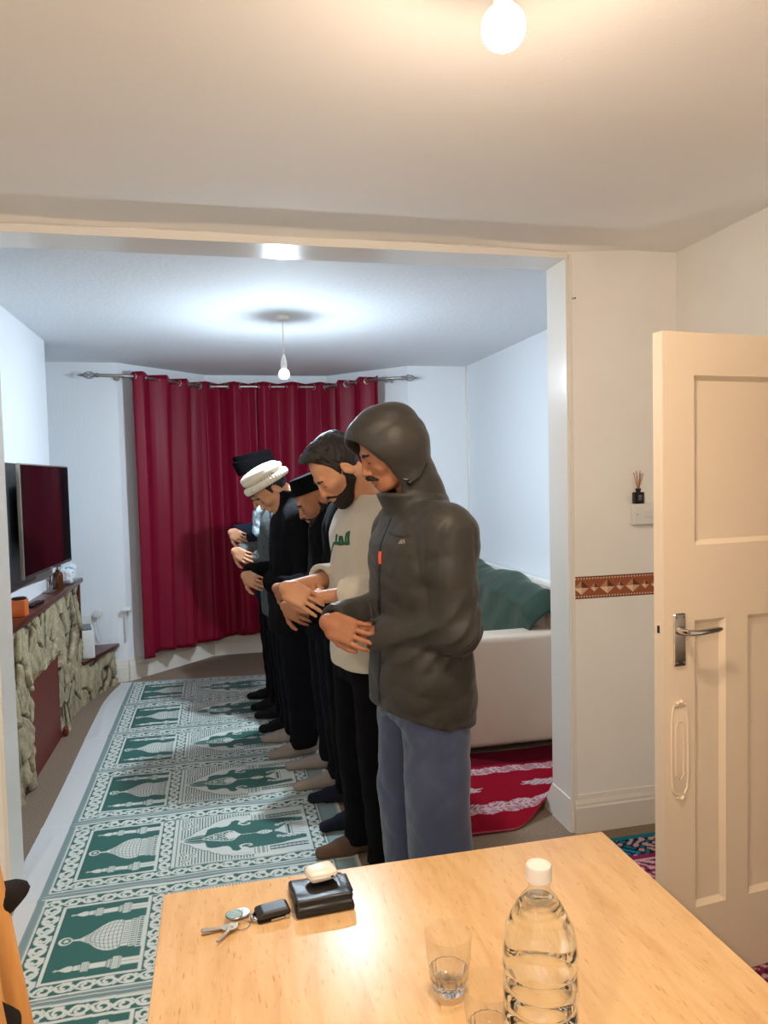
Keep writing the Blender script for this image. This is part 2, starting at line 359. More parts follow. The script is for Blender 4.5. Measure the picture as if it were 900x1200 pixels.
# ------------------------------------------------------------------ implicit-surface modeller
def V3(*a): return np.array(a, np.float64)
def nz(v): v = np.asarray(v, float); return v / (np.linalg.norm(v) + 1e-12)
class Field:
    def __init__(s, lo, hi, h):
        s.h = h; s.lo = np.array(lo, float); n = np.ceil((np.array(hi) - s.lo) / h).astype(int) + 1
        s.ax = [(s.lo[i] + np.arange(n[i]) * h).astype(np.float32) for i in range(3)]
        s.D = np.full(tuple(n), 0.5, np.float32)
    def sl(s, lo, hi, pad):
        r = []
        for i in range(3):
            a = int(np.searchsorted(s.ax[i], lo[i] - pad)); b = int(np.searchsorted(s.ax[i], hi[i] + pad)); r.append(slice(max(a, 0), max(b, 0)))
        return tuple(r)
    def op(s, fn, lo, hi, k=0.0, mode='u', pad=None):
        pad = pad if pad is not None else max(k * 1.2, 0.0) + 3 * s.h
        q = s.sl(lo, hi, pad)
        if any(t.stop <= t.start for t in q): return
        x = s.ax[0][q[0]][:, None, None]; y = s.ax[1][q[1]][None, :, None]; z = s.ax[2][q[2]][None, None, :]
        d = fn(x, y, z).astype(np.float32); A = s.D[q]
        if mode == 'u':
            if k > 0:
                h = np.clip(.5 + .5 * (A - d) / k, 0, 1); R = A * (1 - h) + d * h - k * h * (1 - h)
            else: R = np.minimum(A, d)
        elif mode == 's':   # subtract
            if k > 0:
                h = np.clip(.5 - .5 * (A + d) / k, 0, 1); R = A * (1 - h) - d * h + k * h * (1 - h)
            else: R = np.maximum(A, -d)
        elif mode == 'i': R = np.maximum(A, d)
        else: R = A + d
        s.D[q] = R
    def cone(s, a, b, ra, rb=None, k=0.0, mode='u', sc=None):
        rb = ra if rb is None else rb; a = np.asarray(a, float); b = np.asarray(b, float); ab = b - a; L2 = max(float(ab @ ab), 1e-9); m = max(ra, rb)
        def fn(x, y, z):
            px, py, pz = x - a[0], y - a[1], z - a[2]
            t = np.clip((px * ab[0] + py * ab[1] + pz * ab[2]) / L2, 0, 1)
            return np.sqrt((px - t * ab[0]) ** 2 + (py - t * ab[1]) ** 2 + (pz - t * ab[2]) ** 2) - (ra + t * (rb - ra))
        s.op(fn, np.minimum(a, b) - m, np.maximum(a, b) + m, k, mode)
    def chain(s, pts, rs, k=0.0, mode='u'):
        for i in range(len(pts) - 1): s.cone(pts[i], pts[i + 1], rs[i], rs[i + 1], k if i == 0 or k > 0 else 0, mode)
    def ell(s, c, r, R=None, k=0.0, mode='u', extra=None):
        c = np.asarray(c, float); r = np.asarray(r, float); R = np.eye(3) if R is None else R
        ext = np.sqrt(((R * r) ** 2).sum(1))
        def fn(x, y, z):
            px, py, pz = x - c[0], y - c[1], z - c[2]
            q = [px * R[0, i] + py * R[1, i] + pz * R[2, i] for i in range(3)]
            k0 = np.sqrt(sum((q[i] / r[i]) ** 2 for i in range(3))) + 1e-6; k1 = np.sqrt(sum((q[i] / r[i] ** 2) ** 2 for i in range(3))) + 1e-6
            d = k0 * (k0 - 1) / k1
            if extra: d = extra(d, q)
            return d
        s.op(fn, c - ext, c + ext, k, mode)
    def box(s, c, r, R=None, rnd=0.01, k=0.0, mode='u'):
        c = np.asarray(c, float); R = np.eye(3) if R is None else R; r = np.asarray(r, float); ext = np.abs(R * r).sum(1)
        def fn(x, y, z):
            px, py, pz = x - c[0], y - c[1], z - c[2]
            q = [np.abs(px * R[0, i] + py * R[1, i] + pz * R[2, i]) - r[i] + rnd for i in range(3)]
            return np.sqrt(sum(np.maximum(t, 0) ** 2 for t in q)) + np.minimum(np.maximum(q[0], np.maximum(q[1], q[2])), 0) - rnd
        s.op(fn, c - ext, c + ext, k, mode)
    def loft(s, lv, k=0.0, n=2.3, mode='u'):
        """lv rows: z, cf, cl, rf, rl  (ascending z)"""
        L = np.array(sorted(lv)); z0, z1 = L[0, 0], L[-1, 0]
        zz = np.linspace(z0, z1, 200); cols = []
        for j in range(1, 5):
            v = np.interp(zz, L[:, 0], L[:, j]); ke = np.hanning(25); ke /= ke.sum()
            v = np.convolve(np.pad(v, 12, mode='edge'), ke, 'valid'); cols.append(v)
        def fn(x, y, z):
            cf, cl, rf, rl = [np.interp(z, zz, c) for c in cols]
            q = (np.abs((x - cf) / rf) ** n + np.abs((y - cl) / rl) ** n + 1e-9) ** (1 / n)
            d = (q - 1) * np.minimum(rf, rl)
            return np.maximum(d, np.maximum(z - z1, z0 - z))
        m = max(L[:, 3].max(), L[:, 4].max()) + .02
        lo = (L[:, 1].min() - m, L[:, 2].min() - m, z0); hi = (L[:, 1].max() + m, L[:, 2].max() + m, z1)
        s.op(fn, lo, hi, k, mode)
    def warp(s, fn):   # displace everything near the surface
        x = s.ax[0][:, None, None]; y = s.ax[1][None, :, None]; z = s.ax[2][None, None, :]
        s.D += fn(x, y, z).astype(np.float32)
    def mesh(s, smooth=2):
        D = s.D; D[0] = D[-1] = .5; D[:, 0] = D[:, -1] = .5; D[:, :, 0] = D[:, :, -1] = .5
        S = D < 0; n = S.shape; anyc = np.zeros((n[0] - 1, n[1] - 1, n[2] - 1), bool); allc = ~anyc
        offs = [(i, j, k) for i in (0, 1) for j in (0, 1) for k in (0, 1)]
        for i, j, k in offs:
            c = S[i:n[0] - 1 + i, j:n[1] - 1 + j, k:n[2] - 1 + k]; anyc |= c; allc &= c
        A = np.argwhere(anyc & ~allc); idm = np.full(anyc.shape, -1, np.int32); idm[tuple(A.T)] = np.arange(len(A))
        cv = {o: D[A[:, 0] + o[0], A[:, 1] + o[1], A[:, 2] + o[2]] for o in offs}
        P = np.zeros((len(A), 3)); C = np.zeros(len(A))
        for o in offs:
            for ax in range(3):
                if o[ax] == 0:
                    e = list(o); e[ax] = 1; a = cv[o]; b = cv[tuple(e)]; m = (a < 0) != (b < 0)
                    t = np.where(m, a / np.where(m, a - b, 1), 0)
                    for c in range(3):
                        P[:, c] += np.where(m, o[c] + (t if c == ax else 0), 0)
                    C += m
        P = (P / C[:, None] + A) * s.h + s.lo
        F = []
        for ax in range(3):
            a = [slice(1, -1)] * 3; b = [slice(1, -1)] * 3; a[ax] = slice(0, -1); b[ax] = slice(1, None)
            s0 = S[tuple(a)]; s1 = S[tuple(b)]; E = np.argwhere(s0 != s1); sg = s0[tuple(E.T)]
            E = E + 1; E[:, ax] -= 1
            u, v = (ax + 1) % 3, (ax + 2) % 3
            def g(du, dv):
                q = E.copy(); q[:, u] -= du; q[:, v] -= dv; return idm[tuple(q.T)]
            Q = np.stack([g(1, 1), g(0, 1), g(0, 0), g(1, 0)], -1)
            Q[~sg] = Q[~sg][:, ::-1]; F.append(Q)
        F = np.vstack(F); F = F[(F >= 0).all(1)]
        for _ in range(smooth):
            acc = np.zeros_like(P); cnt = np.zeros(len(P))
            for i in range(4):
                a, b = F[:, i], F[:, (i + 1) % 4]
                for c in range(3):
                    acc[:, c] += np.bincount(a, P[b, c], len(P)) + np.bincount(b, P[a, c], len(P))
                cnt += np.bincount(a, minlength=len(P)) + np.bincount(b, minlength=len(P))
            P = P * .45 + acc / np.maximum(cnt, 1)[:, None] * .55
        return P, F
    def build(s, name, m, parent, smooth=2):
        P, F = s.mesh(smooth); return np_mesh(name, P, F, m, parent)

def folds(seed, amp, fs=(9, 9, 5), n=7):
    r = np.random.RandomState(seed); W = [(r.randn(3) * np.array(fs), r.rand() * 6.28, r.rand() * .6 + .4) for _ in range(n)]
    def fn(x, y, z):
        t = 0
        for w, p, a in W:
            v = np.sin(w[0] * x + w[1] * y + w[2] * z + p + 1.3 * np.sin(z * 6 + p) + .9 * np.sin(w[1] * z + w[0] * y + 2 * p)); t = t + a * (1 - 2 * np.abs(v) ** .8)
        return t * (amp / n * 1.6)
    return fn

def headframe(c, pitch, turn=0.0, tilt=0.0):
    """columns: forward, left, up in body-local coords"""
    cp, sp = math.cos(pitch), math.sin(pitch); ct, st_ = math.cos(turn), math.sin(turn)
    u = np.array([cp * ct, cp * st_, -sp]); v = np.array([-st_, ct, 0]); w = np.cross(u, v)
    return np.stack([u, v, w], 1)

def add_head(F, H, S=1.0, nose=1.0):
    c, R = H; P = lambda u, v, w: c + R @ (np.array([u, v, w]) * S)
    F.ell(P(-.010, 0, .038), np.array([.097, .077, .090]) * S, R)
    F.ell(P(.030, 0, -.020), np.array([.066, .062, .085]) * S, R, k=.025)
    F.ell(P(.046, 0, -.078), np.array([.045, .043, .034]) * S, R, k=.02)
    F.cone(P(.078, -.008, -.098), P(.078, .008, -.098), .016 * S, k=.018)
    for v in (-1, 1):
        F.cone(P(-.008, v * .056, -.045), P(.06, v * .028, -.092), .019 * S, .016 * S, k=.022)
        F.ell(P(.062, v * .040, -.026), np.array([.024, .024, .022]) * S, R, k=.02)
    F.cone(P(.083, -.032, .022), P(.083, .032, .022), .012 * S, k=.016)
    for v in (-1, 1):
        F.ell(P(.100, v * .031, .002), np.array([.014, .019, .013]) * S, R, k=.012, mode='s')
        F.ell(P(.079, v * .031, .000), np.array([.0135, .0165, .0125]) * S, R, k=.004)
    n = nose
    F.cone(P(.090, 0, .014), P(.112 * n ** .3, 0, -.030), .0085 * S, .0105 * S, k=.009)
    F.ell(P(.110 * n ** .3, 0, -.034), np.array([.013, .012, .010]) * S, R, k=.006)
    for v in (-1, 1): F.ell(P(.100, v * .013, -.037), np.array([.010, .0075, .0075]) * S, R, k=.005)
    F.ell(P(.090, 0, -.062), np.array([.016, .026, .018]) * S, R, k=.012)
    F.ell(P(.099, 0, -.0575), np.array([.008, .019, .0055]) * S, R, k=.004)
    F.ell(P(.098, 0, -.0685), np.array([.008, .017, .0060]) * S, R, k=.004)
    F.ell(P(.109, 0, -.063), np.array([.008, .024, .0022]) * S, R, k=.003, mode='s')
    for v in (-1, 1):
        e = P(-.012, v * .080, -.008); RR = R @ np.array([[.94, 0, .34], [0, 1, 0], [-.34, 0, .94]])
        F.ell(e, np.array([.019, .008, .033]) * S, RR, k=.005)
        F.ell(e + R @ np.array([.002, v * .007, .006]), np.array([.011, .005, .020]) * S, RR, k=.004, mode='s')
        F.ell(P(.004, v * .081, -.010), np.array([.005, .005, .008]) * S, R, k=.004)

def in_head(H, S=1.0):
    c, R = H
    def tr(x, y, z):
        px, py, pz = (x - c[0]) / S, (y - c[1]) / S, (z - c[2]) / S
        return [px * R[0, i] + py * R[1, i] + pz * R[2, i] for i in range(3)]
    return tr

def add_hand(F, w, d, n, side, curl=(.5, .7, .5), L=1.0, spread=.05, thumb=(.55, .75, .1), r=.0088):
    """w wrist, d finger direction, n back-of-hand normal, side +1/-1 thumb along +/- (d x n)"""
    w = np.asarray(w, float); d = nz(d); n = nz(n - d * np.dot(n, d)); t = np.cross(d, n) * side
    R = np.stack([d, t, n], 1)
    F.ell(w + d * .012, np.array([.035, .027, .020]) * L, R, k=.012)
    F.box(w + d * .055 * L, np.array([.044, .040, .014]) * L, R, rnd=.012 * L, k=.014)
    F.ell(w + d * .035 * L + t * .026 * L - n * .006, np.array([.034, .018, .016]) * L, R, k=.01)
    lens = [.074, .083, .077, .060]
    for i in range(4):
        a = (1.5 - i); base = w + d * (.088 - abs(a - .4) * .006) * L + t * a * .0205 * L
        dd = nz(d + t * a * spread); ln = lens[i] * L; nn = n.copy(); p = base - dd * .02; rr = [r * 1.0, r * 1.02, r * .95, r * .86, r * .74] if i < 3 else [r * .9, r * .9, r * .85, r * .76, r * .66]
        pts = [p, base]; cur = dd
        for j, fr in enumerate((.46, .30, .24)):
            an = curl[j]; cur2 = nz(cur * math.cos(an) - nn * math.sin(an)); nn = nz(nn * math.cos(an) + cur * math.sin(an)); cur = cur2; pts.append(pts[-1] + cur * ln * fr)
        for j in range(4): F.cone(pts[j], pts[j + 1], rr[j] * L ** .5, rr[j + 1] * L ** .5, k=.003 if j else .008)
    b = w + d * .022 * L + t * .026 * L - n * .004
    k1 = nz(d * thumb[0] + t * thumb[1] - n * thumb[2]); k2 = nz(d * (thumb[0] + .45) + t * (thumb[1] - .3) - n * (thumb[2] + .1)); k3 = nz(d * (thumb[0] + .75) + t * (thumb[1] - .6) - n * (thumb[2] + .2))
    p1 = b + k1 * .040 * L; p2 = p1 + k2 * .032 * L; p3 = p2 + k3 * .024 * L
    F.cone(b, p1, .0135, .0115, k=.012); F.cone(p1, p2, .0112, .0102, k=.004); F.cone(p2, p3, .0102, .008, k=.003)

SKIN = {}
def skin_mat(name, c, c2):
    return mat(name, c, .52, spec=.35, bump=.15, scale=220, c2=c2, cscale=14, sub=.12, dist=.0005)
HAIR = mat('black_hair', (20, 17, 16), .55, bump=1.0, scale=260, stretch=(1, 1, .35), c2=(38, 30, 26), cscale=120, dist=.003)
BEARD = mat('dark_beard', (22, 16, 13), .75, bump=1.0, scale=420, c2=(40, 28, 22), cscale=250, dist=.002)

def arm_pts(g):
    s = g.get('s', 1.0); hz = g['hz']; hf = g['hf']; sh = g.get('shl', .168)
    Ls = V3(g['cf'] - .01, sh, 1.425 * s); Rs = V3(g['cf'] - .01, -min(sh, .175), 1.425 * s)
    Le = V3(hf - .225, g.get('el', .195), hz + .02); Re = V3(hf - .21, -g.get('er', .190), hz + .03)
    Lw = V3(hf - .018, -.01, hz - .02); Rw = V3(hf + .092, -.055, hz + .022)
    return Ls, Le, Lw, Rs, Re, Rw

def make_person(g):
    h = g.get('h', .004); s = g.get('s', 1.0)
    root = empty('person', (g['x'], g['y'], .007), PI + g.get('yaw', 0.0), g['label'], 'person', 'worshippers standing in a row')
    hc = V3(*g['head']); pit = math.radians(g['pitch']); R = headframe(hc, pit, math.radians(g.get('turn', 0))); H = (hc, R); S = g.get('hs', 1.0)
    P = lambda u, v, w: hc + R @ (np.array([u, v, w]) * S)
    Ls, Le, Lw, Rs, Re, Rw = arm_pts(g); cf = g['cf']
    # ---- body: one continuous surface
    F = Field((-.35, -.36, -.012), (.45, .36, 1.86), h)
    F.loft([(.86 * s, 0, 0, .085, .13), (1.0 * s, cf * .5, 0, .088, .135), (1.2 * s, cf, 0, .095, .145), (1.36 * s, cf, 0, .098, .16), (1.44 * s, cf - .01, 0, .08, .13), (1.47 * s, cf - .01, 0, .05, .08)])
    F.cone(V3(cf - .02, 0, 1.42 * s), P(-.028, 0, -.045), .062, .056, k=.05)
    for sg in (-1, 1):
        F.cone(V3(cf - .02, 0, 1.45 * s), V3(cf - .015, sg * .15, 1.415 * s), .045, .045, k=.05)
    for a, e, w_ in ((Ls, Le, Lw), (Rs, Re, Rw)):
        F.cone(a, e, .046, .037, k=.03); F.cone(e, w_, .038, .025, k=.015)
    fx = g.get('toe', .20)
    for sg in (-1, 1):
        ly = sg * g.get('stance', .115); hp = V3(0, sg * .085, .88 * s); kn = V3(.012, ly, .48 * s); an = V3(-.02, ly, .085)
        F.cone(hp, kn, .078, .052, k=.03); F.cone(kn, an, .05, .034, k=.02)
        F.cone(V3(-.05, ly, .036), V3(.10, ly + sg * .012, .028), .034, .030, k=.02); F.cone(V3(.06, ly + sg * .01, .026), V3(fx - .02, ly + sg * .022, .018), .030, .018, k=.02); F.cone(an, V3(.03, ly, .05), .034, .03, k=.03)
    add_head(F, H, S, g.get('nose', 1))
    F.op(lambda x, y, z: .0 - z + y * 0 + x * 0, (-.35, -.36, -.02), (.45, .36, .03), mode='i')
    hd = g.get('hand', {})
    add_hand(F, Rw, hd.get('d', (-.52, .82, -.28)), hd.get('n', (.80, .42, .30)), hd.get('side', 1), hd.get('curl', (.25, .65, .4)), hd.get('L', 1.0), thumb=hd.get('thumb', (.55, .75, .1)))
    add_hand(F, Lw, (.25, -.95, .02), (.5, .1, .85), 1, (.2, .3, .2))
    F.build('body', g['skin'], root, 2)
    # ---- brows and lashes
    B = Field(hc - .14, hc + .14, .0022)
    for v in (-1, 1):
        pts = [P(.096, v * .012, .018), P(.097, v * .026, .0235), P(.086, v * .046, .019)]
        B.chain(pts, [.0046, .0054, .0030])
        if not g.get('nolash'): B.chain([P(.090, v * .018, -.004), P(.0925, v * .031, -.0075), P(.085, v * .044, -.004)], [.0016, .0022, .0014])
    B.build('eyebrows', HAIR, root, 1)
    tr = in_head(H, S)
    # ---- hair
    if g.get('hair'):
        hh = max(.003, h * .75); B = Field(hc - .17, hc + .17, hh)
        st_ = g['hair']
        B.ell(P(-.012, 0, .040), np.array([.1, .0805, .0925]) * S, R)
        if st_ == 'quiff':
            B.ell(P(.012, 0, .100), np.array([.092, .066, .040]) * S, R, k=.02)
            B.ell(P(.052, 0, .102), np.array([.034, .054, .026]) * S, R, k=.02)
        if st_ == 'back':
            B.ell(P(-.005, 0, .092), np.array([.092, .07, .042]) * S, R, k=.02); B.ell(P(.065, 0, .10), np.array([.035, .052, .030]) * S, R, k=.02)
        us = [-.13, -.06, -.025, -.014, .012, .02, .032, .05, .066, .09, .2]; ws = [-.06, -.055, -.02, .018, .0, -.012, .045, .075, .100, .118, .14] if g['hair'] == 'quiff' else [-.06, -.055, -.02, .018, .0, -.012, .045, .068, .088, .104, .12]
        def cut(x, y, z):
            u, v, w = tr(x, y, z); return (np.interp(u, us, ws) - w) + 0 * x
        B.op(cut, hc - .17, hc + .17, mode='i')
        ff = folds(g['seed'], .006, (120, 60, 60), 6); B.warp(ff)
        B.build('hair', HAIR, root, 1)
    # ---- beard and moustache
    if g.get('beard'):
        B = Field(hc - .17, hc + .17, .0028 if h < .0045 else .0035); bl = g['beard']
        B.ell(P(.046, 0, -.080), np.array([.052, .051, .040]) * S, R); B.cone(P(.080, -.008, -.103 - bl * .4), P(.080, .008, -.103 - bl * .4), .019 * S + bl * .35, k=.018)
        for v in (-1, 1):
            B.cone(P(-.004, v * .060, -.045), P(.062, v * .033, -.096), .020 * S, .020 * S, k=.02); B.cone(P(.006, v * .069, -.012), P(-.002, v * .064, -.045), .008, .016, k=.01)
        B.ell(P(.062, 0, -.10 - bl * .5), np.array([.038, .038, .022 + bl * .5]) * S, R, k=.02)
        us = [-.1, .0, .015, .03, .05, .07, .09, .12]; ws = [-.01, .0, -.014, -.030, -.043, -.052, -.055, -.056]
        def cut(x, y, z):
            u, v, w = tr(x, y, z); return np.maximum(w - np.interp(u, us, ws), -.012 - u)
        B.op(cut, hc - .17, hc + .17, mode='i')
        B.ell(P(.110, 0, -.063), np.array([.016, .019, .0080]) * S, R, mode='s', k=.003)
        for v in (-1, 1): B.cone(P(.105, v * .004, -.050), P(.090, v * .026, -.060), .0052, .0045, k=.004)
        B.warp(folds(g['seed'] + 1, .0035, (160, 160, 160), 6)); B.build('beard', BEARD, root, 1)
    elif g.get('moustache'):
        B = Field(hc - .17, hc + .17, .0025)
        for v in (-1, 1): B.chain([P(.109, v * .002, -.049), P(.103, v * .017, -.053), P(.090, v * .031, -.064)], [.0065, .0072, .004], k=.003)
        B.warp(folds(3, .002, (200, 200, 200), 6)); B.build('moustache', BEARD, root, 1)
    # ---- trousers
    T = Field((-.3, -.36, -.0), (.34, .36, 1.15), g.get('ch', h + .002))
    tw = g.get('tw', 1.0)
    T.loft([(.78 * s, 0, 0, .118, .165), (.88 * s, -.005, 0, .125, .175), (.98 * s, 0, 0, .118, .165), (1.05 * s, cf * .4, 0, .11, .16)])
    for sg in (-1, 1):
        ly = sg * g.get('stance', .115); hp = sg * .09
        T.loft([(g.get('hem', .05), -.005 + g.get('hemf', 0), ly, .075 * tw, .066 * tw), (.10, -.012 + g.get('hemf', 0), ly, .073 * tw, .066 * tw), (.30, -.006, ly, .082 * tw, .072 * tw), (.50 * s, .008, ly, .088 * tw ** .7, .078 * tw ** .7), (.70 * s, .0, (ly + hp) / 2, .104, .088), (.84 * s, -.002, hp, .116, .09)], k=.02)
    fo = folds(g['seed'] + 5, .008, (16, 16, 7), 7); T.warp(lambda x, y, z: fo(x, y, z) * np.clip(1.1 - z * .3, .3, 1) + .003 * np.sin(z * 46 + 9 * x + 7 * y) * np.clip((.28 - z) * 6, 0, 1))
    T.build('trousers', g['mtrouser'], root, 2)
    # ---- socks
    if g.get('msock'):
        for sg in (-1, 1):
            K = Field((-.12, -.25, -.004), (.3, .25, .2), .0035); ly = sg * g.get('stance', .115)
            K.cone(V3(-.05, ly, .036), V3(.10, ly + sg * .012, .030), .038, .035, k=.02); K.cone(V3(.06, ly + sg * .01, .030), V3(fx - .018, ly + sg * .022, .022), .034, .024, k=.02)
            K.cone(V3(-.02, ly, .15), V3(-.02, ly, .06), .040, .040, k=.02); K.cone(V3(-.02, ly, .085), V3(.04, ly, .05), .039, .034, k=.03)
            K.op(lambda x, y, z: .0 - z + 0 * x + 0 * y, (-.12, -.25, -.02), (.3, .25, .03), mode='i')
            K.warp(folds(g['seed'] + sg, .002, (60, 60, 60), 5)); K.build('sock', g['msock'], root, 2)
    # ---- upper garment
    J = Field((-.36, -.42, .5), (.46, .42, 1.9), g.get('ch', h + .001)); b = g.get('bulk', 0.0); hem = g.get('top_hem', .80)
    sf = g.get('belly', .0)
    J.loft([(hem, .0, 0, .128 + b + g.get('hemw', 0), .18 + b * .8), (hem + .04, .0 + sf * .3, 0, .134 + b + g.get('hemw', 0), .182 + b * .8), (1.0 * s, cf * .4 + sf * .7, 0, .132 + b + sf, .178 + b), (1.12 * s, cf * .7 + sf * .8, 0, .128 + b + sf, .178 + b), (1.25 * s, cf, 0, .128 + b, .185 + b), (1.36 * s, cf, 0, .125 + b, .19 + b),
            (1.42 * s, cf - .008, 0, .108 + b * .8, .165 + b), (1.465 * s, cf - .008, 0, .085 + b * .5, .12 + b * .5), (1.50 * s, cf - .01, 0, .068 + b * .4, .080 + b * .3)], n=2.4)
    sr = g.get('sleeve', (.072, .062, .045)); ov_ = g.get('cut', 1.0); arms = ((Ls, Le, Lw), (Rs, Re, Rw))
    for a, e, w_ in arms:
        ee = e + V3(-.01, 0, -.005); A_ = Field((-.36, -.42, .5), (.46, .42, 1.9), J.h); dr = nz(w_ - e)
        A_.cone(a + V3(0, -.012 * np.sign(a[1]), -.028), ee, sr[0], sr[1])
        if g.get('short'):
            ct = e + (w_ - e) * (g['short'] if a[1] < 0 else g.get('short_l', g['short'])); A_.cone(ee, ct + dr * .02, sr[1], sr[1] * 1.02, k=.02); rc_ = sr[1] * 1.0
        else: ct = w_ - dr * .026; A_.cone(ee, ct + dr * .02, sr[1], sr[2], k=.03); rc_ = sr[2]
        def pln(x, y, z, c=ct, d=dr): return (x - c[0]) * d[0] + (y - c[1]) * d[1] + (z - c[2]) * d[2]
        A_.op(pln, ct - .12, ct + .12, mode='i', pad=0)
        A_.cone(ct - dr * .022, ct + dr * .05, rc_ - .013, rc_ - .013, mode='s')
        k = .075; near = np.clip(((J.ax[2][None, None, :] - 1.20) / .15), 0, 1); kk = (.006 + (k - .006) * near).astype(np.float32)
        hh = np.clip(.5 + .5 * (J.D - A_.D) / kk, 0, 1); J.D = J.D * (1 - hh) + A_.D * hh - kk * hh * (1 - hh)
    if g.get('collar'):
        c0, r1, zt = g['collar']; J.loft([(1.44 * s, cf - .01, 0, .085 + r1, .10 + r1), (zt - .02, cf + c0 * .7, 0, .07 + r1, .075 + r1), (zt, cf + c0, 0, .07 + r1, .072 + r1)], k=.03)
    fo = folds(g['seed'] + 9, g.get('fold', .011), g.get('ff', (13, 13, 8)), 8)
    def wv(x, y, z):
        arm = np.exp(-((z - g['hz'] - .03) / .12) ** 2); return fo(x, y, z) + .0065 * g.get('sw', .6) * arm * np.abs(np.sin(42 * (x + .7 * z) + 14 * y + 2 * np.sin(9 * x + 12 * z))) * np.clip(y * 20, 0, 1)
    J.warp(wv)
    # clean hem and neck
    J.op(lambda x, y, z: hem - z - g.get('hemtilt', 0) * (x) + 0 * y, (-.36, -.42, .5), (.46, .42, .95), mode='i')
    if g.get('short'):
        pass
    if g.get('open_neck'):
        J.cone(V3(cf + .012, 0, 1.47 * s), V3(cf + .03, 0, 1.56 * s), .052, .075, k=.01, mode='s')
    if g.get('hood'):
        hood(J, g, H)
    J.build('jacket' if not g.get('short') else 't_shirt', g['mtop'], root, 2)
    if g.get('cuffs'):
        for a, e, w_ in arms:
            C_ = Field(w_ - .1, w_ + .1, .003); dr = nz(w_ - e); p0 = w_ - dr * .03; p1 = w_ + dr * .012; rad = g['cuffs']
            def cyl(x, y, z, r):
                px, py, pz = x - p0[0], y - p0[1], z - p0[2]; t = px * dr[0] + py * dr[1] + pz * dr[2]
                q = np.sqrt(np.maximum(px * px + py * py + pz * pz - t * t, 0)); return np.maximum(q - r, np.maximum(-t, t - .045))
            C_.op(lambda x, y, z: np.maximum(cyl(x, y, z, rad), -cyl(x, y, z, rad - .007) if False else cyl(x, y, z, rad)), w_ - .1, w_ + .1)
            C_.build('cuff', g.get('mcuff', g['mtop']), root, 1)
    return root, H, P, R

def hood(J, g, H):
    hc, R = H; c, RR = H
    P = lambda u, v, w: hc + R @ np.array([u, v, w])
    o = g['hood']
    # outer skin of the hood, smoothly joined to the collar and shoulders
    G = Field((-.36, -.42, .5), (.46, .42, 1.9), J.h)
    G.ell(P(-.008, 0, .034), (.122, .103, .113), R); G.ell(P(.037, 0, .040), (.098, .072, .092), R, k=.04)
    G.cone(P(-.022, 0, -.02), V3(g['cf'] - .0, 0, 1.475), .094, .088, k=.05)
    I = Field((-.36, -.42, .5), (.46, .42, 1.9), J.h)
    I.ell(P(-.004, 0, .030), (.110, .091, .101), R); I.ell(P(.05, 0, .034), (.098, .060, .080), R, k=.03)
    I.cone(P(.01, 0, -.03), P(.025, 0, -.095), .080, .066, k=.03)
    # opening plane: points in front of it are removed
    a = V3(*o['top']); b_ = V3(*o['bot']); tdir = nz(b_ - a); nn = nz(np.cross(tdir, V3(0, 1, 0)))
    if nn[0] < 0: nn = -nn
    x = G.ax[0][:, None, None]; y = G.ax[1][None, :, None]; z = G.ax[2][None, None, :]
    pl = (x - a[0]) * nn[0] + (z - a[2]) * nn[2] + 0 * y
    pl = pl - .022 * np.sin(np.clip((-(x - a[0]) * tdir[0] - (z - a[2]) * tdir[2]) * -1 / np.linalg.norm(b_ - a), 0, 1) * PI) * -1
    D = np.maximum(G.D, pl.astype(np.float32)); D = np.maximum(D, -I.D)
    f = folds(77, .015, (9, 9, 12), 6); D = D + f(x, y, z).astype(np.float32) * .8
    k = .018; A = J.D; hh = np.clip(.5 + .5 * (A - D) / k, 0, 1); N = A * (1 - hh) + D * hh - k * hh * (1 - hh)
    # keep the inside clear of the jacket collar
    J.D = np.maximum(N, -(np.maximum(I.D + .004, -(z - 1.475) + 0 * x + 0 * y))).astype(np.float32)
# ------------------------------------------------------------------ the row of people
SK1 = skin_mat('warm_brown_skin', (176, 122, 90), (164, 108, 78))
SK2 = skin_mat('light_brown_skin', (208, 156, 120), (196, 140, 106))
NYLON = mat('dark_olive_nylon', (56, 53, 48), .48, spec=.35, bump=.55, scale=9, c2=(50, 48, 44), cscale=6, dist=.012, sheen=.08, detail=3)
BLUET = mat('slate_blue_tracksuit', (62, 72, 100), .42, bump=.25, scale=12, dist=.004, sheen=.2)
BLACKT = mat('black_trouser_cloth', (9, 9, 13), .95, spec=.15, bump=.3, scale=14, dist=.004)
DARKT = mat('charcoal_trouser_cloth', (16, 17, 23), .95, spec=.15, bump=.3, scale=14, dist=.004)
CREAMT = mat('cream_jersey', (196, 190, 174), .9, bump=.3, scale=300, dist=.0008, sheen=.2)
BLACKJ = mat('black_quilted_cloth', (13, 13, 16), .85, bump=.6, scale=18, dist=.004, spec=.15)
BLACKK = mat('black_knit', (11, 11, 14), .95, spec=.12, bump=.6, scale=120, dist=.002)
GREYV = mat('heather_grey_wool', (92, 96, 96), .95, bump=.8, scale=150, c2=(70, 76, 78), cscale=70, dist=.002)
NAVYJ = mat('dark_navy_cloth', (22, 26, 40), .9, spec=.15, bump=.3, scale=20, dist=.004)
BROWNS = mat('brown_sock', (96, 74, 60), .95, bump=.5, scale=300); NAVYS = mat('navy_sock', (14, 20, 38), .95, bump=.5, scale=300)
GREYS = mat('grey_sock', (150, 140, 134), .95, bump=.6, scale=200, dist=.002); BLACKS = mat('black_sock', (14, 14, 16), .95)
BLACKF = mat('black_felt', (9, 9, 11), .95, spec=.12, bump=.6, scale=160, dist=.002)
WWOOL = mat('cream_knitted_wool', (226, 216, 196), .95, bump=.5, scale=180, dist=.002)
BLUESC = mat('pale_blue_scarf', (176, 196, 210), .9, bump=.4, scale=60)

